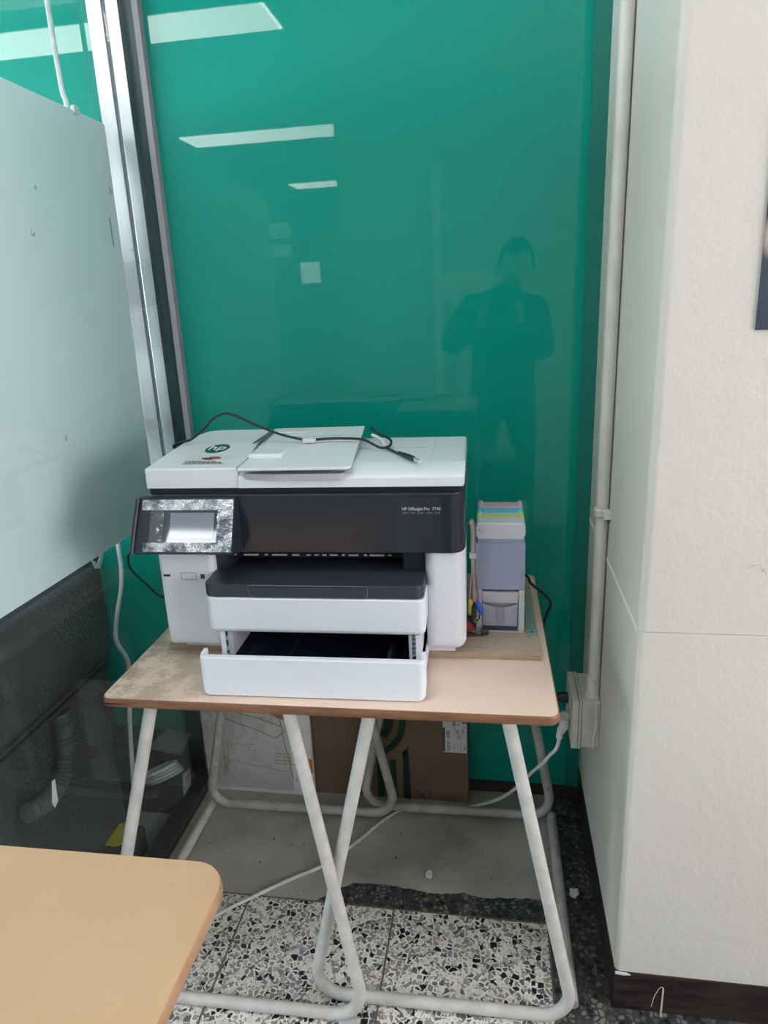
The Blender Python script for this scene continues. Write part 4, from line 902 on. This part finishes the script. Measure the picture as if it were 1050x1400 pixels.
pp = obj('paper_slip', prism([(-0.020, 0.015), (0.030, 0.020), (0.044, 0.085), (-0.004, 0.100)], 'x', 0.060, 0.0615), mat('grey_green_paper', (0.34, 0.40, 0.38), rough=0.7), cc, smooth=False, label='grey paper slip with handwritten sevens')
text('lettering', '77', 0.028, (0.0618, 0.002, 0.055), (math.pi / 2, 0, math.pi / 2), INKTXT, pp)
obj('base', box(-0.06, 0.055, -0.06, 0.055, 0.0, 0.055, 0.004), GREYB, cc)
mg = slab([(-1.060, 1.690, 0.148), (-0.955, 1.690, 0.132), (-0.955, 1.778, 0.140), (-1.035, 1.778, 0.152)], 0.012, 0.001, mat('grey_sheet', (0.20, 0.21, 0.21), rough=0.6), 'magazine', None)
tag(mg, 'grey magazine lying above the white cable coil behind the glass', 'magazine')
sb = obj('support_block', box(-1.055, -0.960, 1.700, 1.775, 0.0, 0.118, 0.003), GREYB); tag(sb, 'small dark block under the grey magazine behind the glass', 'block')
ys = slab([(-1.018, 1.352, 0.086), (-0.985, 1.350, 0.086), (-0.962, 1.365, 0.088), (-0.955, 1.400, 0.098), (-0.972, 1.425, 0.100), (-0.990, 1.430, 0.098), (-1.025, 1.425, 0.088)], 0.002, 0, YELLOWF, 'yellow_sheet', None)
tag(ys, 'crumpled yellow sheet on the floor crate behind the glass', 'sheet')

# ================================================================== SMALL THINGS
def crumple(name, loc, s, label, seed):
    random.seed(seed); bm = bmesh.new(); bmesh.ops.create_icosphere(bm, subdivisions=2, radius=1)
    for v in bm.verts:
        k = random.uniform(0.6, 1.15); v.co = Vector((v.co.x * s[0] * k, v.co.y * s[1] * k, max(-0.0, (v.co.z + 1) * s[2] * k)))
    o = obj(name, bm, PAPERW, smooth=False); o.location = loc; return tag(o, label, 'paper')
crumple('paper_scrap', (-0.166, 1.430, 0.0005), (0.010, 0.016, 0.006), 'crumpled white paper scrap on the grey floor under the desk', 2)
crumple('paper_scrap', (0.196, 1.412, 0.0005), (0.013, 0.018, 0.007), 'crumpled white paper scrap on the floor beside the pillar', 4)
tw = catmull([(0.318, 1.118, 0.0295), (0.324, 1.1215, 0.055), (0.334, 1.1255, 0.072), (0.340, 1.1265, 0.070), (0.340, 1.125, 0.050), (0.339, 1.122, 0.028), (0.338, 1.119, 0.004)], 7)
o = obj('dried_stem', tube(tw, [0.0007] * 20 + [0.0018] * (len(tw) - 20), 6), mat('dry_straw', (0.46, 0.43, 0.34), rough=0.6))
o.location.z = 0.0; tag(o, 'bent pale dried stem leaning against the dark baseboard', 'stem')
def poster_mat():
    m = mat('poster_print', (0.02, 0.03, 0.05), rough=0.3); p = objco(m)
    c = mixc(m, ramp(m, noise(m, p, 9, 3), (0.35, 0.0), (0.6, 1.0)), (0.018, 0.022, 0.035), (0.05, 0.075, 0.12))
    v = N(m, 'ShaderNodeVectorMath'); v.operation = 'DISTANCE'; L(m, p, v.inputs[0]); v.inputs[1].default_value = (0.03, 0, 0.13)
    L(m, mixc(m, ramp(m, v.outputs['Value'], (0.028, 1.0), (0.040, 0.0)), c, (0.42, 0.33, 0.29)), B(m).inputs['Base Color']); return m
po = obj('poster', box(0, 0.42, -0.003, 0, 0, 0.30), poster_mat(), smooth=False); po.location = (0.380, 1.1295, 1.363); po.rotation_euler = (0, math.radians(-0.5), 0)
tag(po, 'dark blue picture poster on the cream pillar wall at the right edge', 'poster')

# ================================================================== PHOTOGRAPHER (seen only mirrored in the green glass)
ph = thing('person', 'person in dark jacket mirrored in the green glass, holding up a phone', 'person', (0.04, -0.30, 0.0))
def skin_mesh(name, verts, edges, radii, m, parent, root=0, sub=2):
    me = bpy.data.meshes.new(name); me.from_pydata(verts, edges, []); o = bpy.data.objects.new(name, me); C.objects.link(o); o.parent = parent
    mod = o.modifiers.new('skin', 'SKIN'); mod.use_smooth_shade = True
    for k, r_ in enumerate(radii): o.data.skin_vertices[0].data[k].radius = (r_, r_) if not isinstance(r_, tuple) else r_
    for k in range(len(verts)): o.data.skin_vertices[0].data[k].use_root = (k == root)
    s = o.modifiers.new('sub', 'SUBSURF'); s.levels = sub; s.render_levels = sub
    me.materials.append(m); return o
CLOTH = mat('dark_jacket', (0.018, 0.02, 0.026), rough=0.8); SKIN = mat('skin_tone', (0.22, 0.13, 0.09), rough=0.5); HAIR = mat('black_hair', (0.010, 0.009, 0.009), rough=0.5)
v = [(0, 0, 0.92), (0, 0, 1.08), (0, 0.0, 1.24), (0, 0.01, 1.36), (0.02, 0.02, 1.44), (0.05, 0.04, 1.50),
     (-0.10, 0.0, 0.86), (-0.12, 0.01, 0.48), (-0.13, 0.0, 0.09), (-0.14, 0.12, 0.04), (0.10, 0.0, 0.86), (0.12, 0.01, 0.48), (0.13, 0.0, 0.09), (0.14, 0.12, 0.04),
     (-0.17, 0.0, 1.395), (-0.30, 0.05, 1.19), (-0.130, 0.190, 1.285), (0.17, 0.0, 1.375), (0.215, 0.04, 1.13), (0.085, 0.185, 1.285)]
e = [(0, 1), (1, 2), (2, 3), (3, 4), (4, 5), (0, 6), (6, 7), (7, 8), (8, 9), (0, 10), (10, 11), (11, 12), (12, 13), (3, 14), (14, 15), (15, 16), (3, 17), (17, 18), (18, 19)]
r_ = [(.175, .125), (.175, .125), (.195, .13), (.17, .115), .07, .058, .10, .065, .045, .04, .095, .065, .045, .04, (.09, .085), .068, .042, (.09, .085), .068, .042]
skin_mesh('body', v, e, r_, CLOTH, ph)
bm = bmesh.new(); bmesh.ops.create_uvsphere(bm, u_segments=24, v_segments=18, radius=1)
for q in bm.verts:
    x, y, z = q.co; k = 1.0 - 0.22 * max(0, -z) ** 1.5
    q.co = Vector((x * 0.082 * k, y * 0.100 * (1 - .1 * max(0, -z)), z * 0.125))
    if y > .55: q.co.y += 0.018 * math.exp(-((x / .16) ** 2 + ((z + .12) / .20) ** 2)) - 0.008 * math.exp(-(((abs(x) - .40) / .18) ** 2 + ((z - .10) / .14) ** 2)) + 0.005 * math.exp(-((x / .3) ** 2 + ((z + .50) / .07) ** 2))
hd = obj('head', bm, SKIN, ph); hd.location = (0.062, 0.055, 1.585); hd.rotation_euler = (math.radians(-8), 0, 0)
bm = bmesh.new(); bmesh.ops.create_uvsphere(bm, u_segments=24, v_segments=16, radius=1)
bmesh.ops.delete(bm, geom=[q for q in bm.verts if q.co.z < -0.35 or (q.co.y > 0.45 and q.co.z < 0.45)], context='VERTS')
for q in bm.verts: q.co = Vector((q.co.x * 0.097, q.co.y * 0.113 - .006, q.co.z * 0.138 + .008))
obj('hair', bm, HAIR, hd)
for s in (-1, 1):
    obj('eye', lathe([(0.004, 0.0), (0.010, 0.002), (0.004, 0.005)], 10, (s * 0.030, 0.080, 0.012), 'y'), INKTXT, hd)
    obj('ear', lathe([(0.010, -0.006), (0.026, 0.0), (0.010, 0.006)], 10, (s * 0.076, -0.008, -0.005), 'x'), SKIN, hd)
for s, hx in ((-1, -0.113), (1, 0.077)):
    hv = [(hx, 0.185, 1.300), (hx - s * .004, 0.215, 1.335), (hx - s * .006, 0.235, 1.365)]; he = [(0, 1), (1, 2)]; hr = [.027, .033, .026]
    for k in range(4):
        b0 = len(hv); z = 1.352 + 0.017 * k; hv += [(hx - s * .002, 0.255, z), (hx - s * (.018 + .004 * k), 0.268, z + .006), (hx - s * (.034 + .003 * (k % 3)), 0.262, z + .008)]
        he += [(2, b0), (b0, b0 + 1), (b0 + 1, b0 + 2)]; hr += [.010, .009, .008]
    b0 = len(hv); hv += [(hx - s * .018, 0.222, 1.350), (hx - s * .036, 0.236, 1.372)]; he += [(1, b0), (b0, b0 + 1)]; hr += [.011, .009]
    skin_mesh('hand', hv, he, hr, SKIN, ph, 0, 1)
pf = thing('phone', 'dark phone held up in both hands, mirrored in the green glass', 'phone', (0.035, -0.055, 1.375))
obj('shell', prism(rrect(-0.078, 0.078, -0.036, 0.036, 0.010), 'y', -0.004, 0.004, 0.001), NAVY, pf)
obj('camera_bump', prism(rrect(-0.060, -0.030, 0.005, 0.030, 0.006), 'y', 0.004, 0.006, 0.0005), CAVITY, pf)
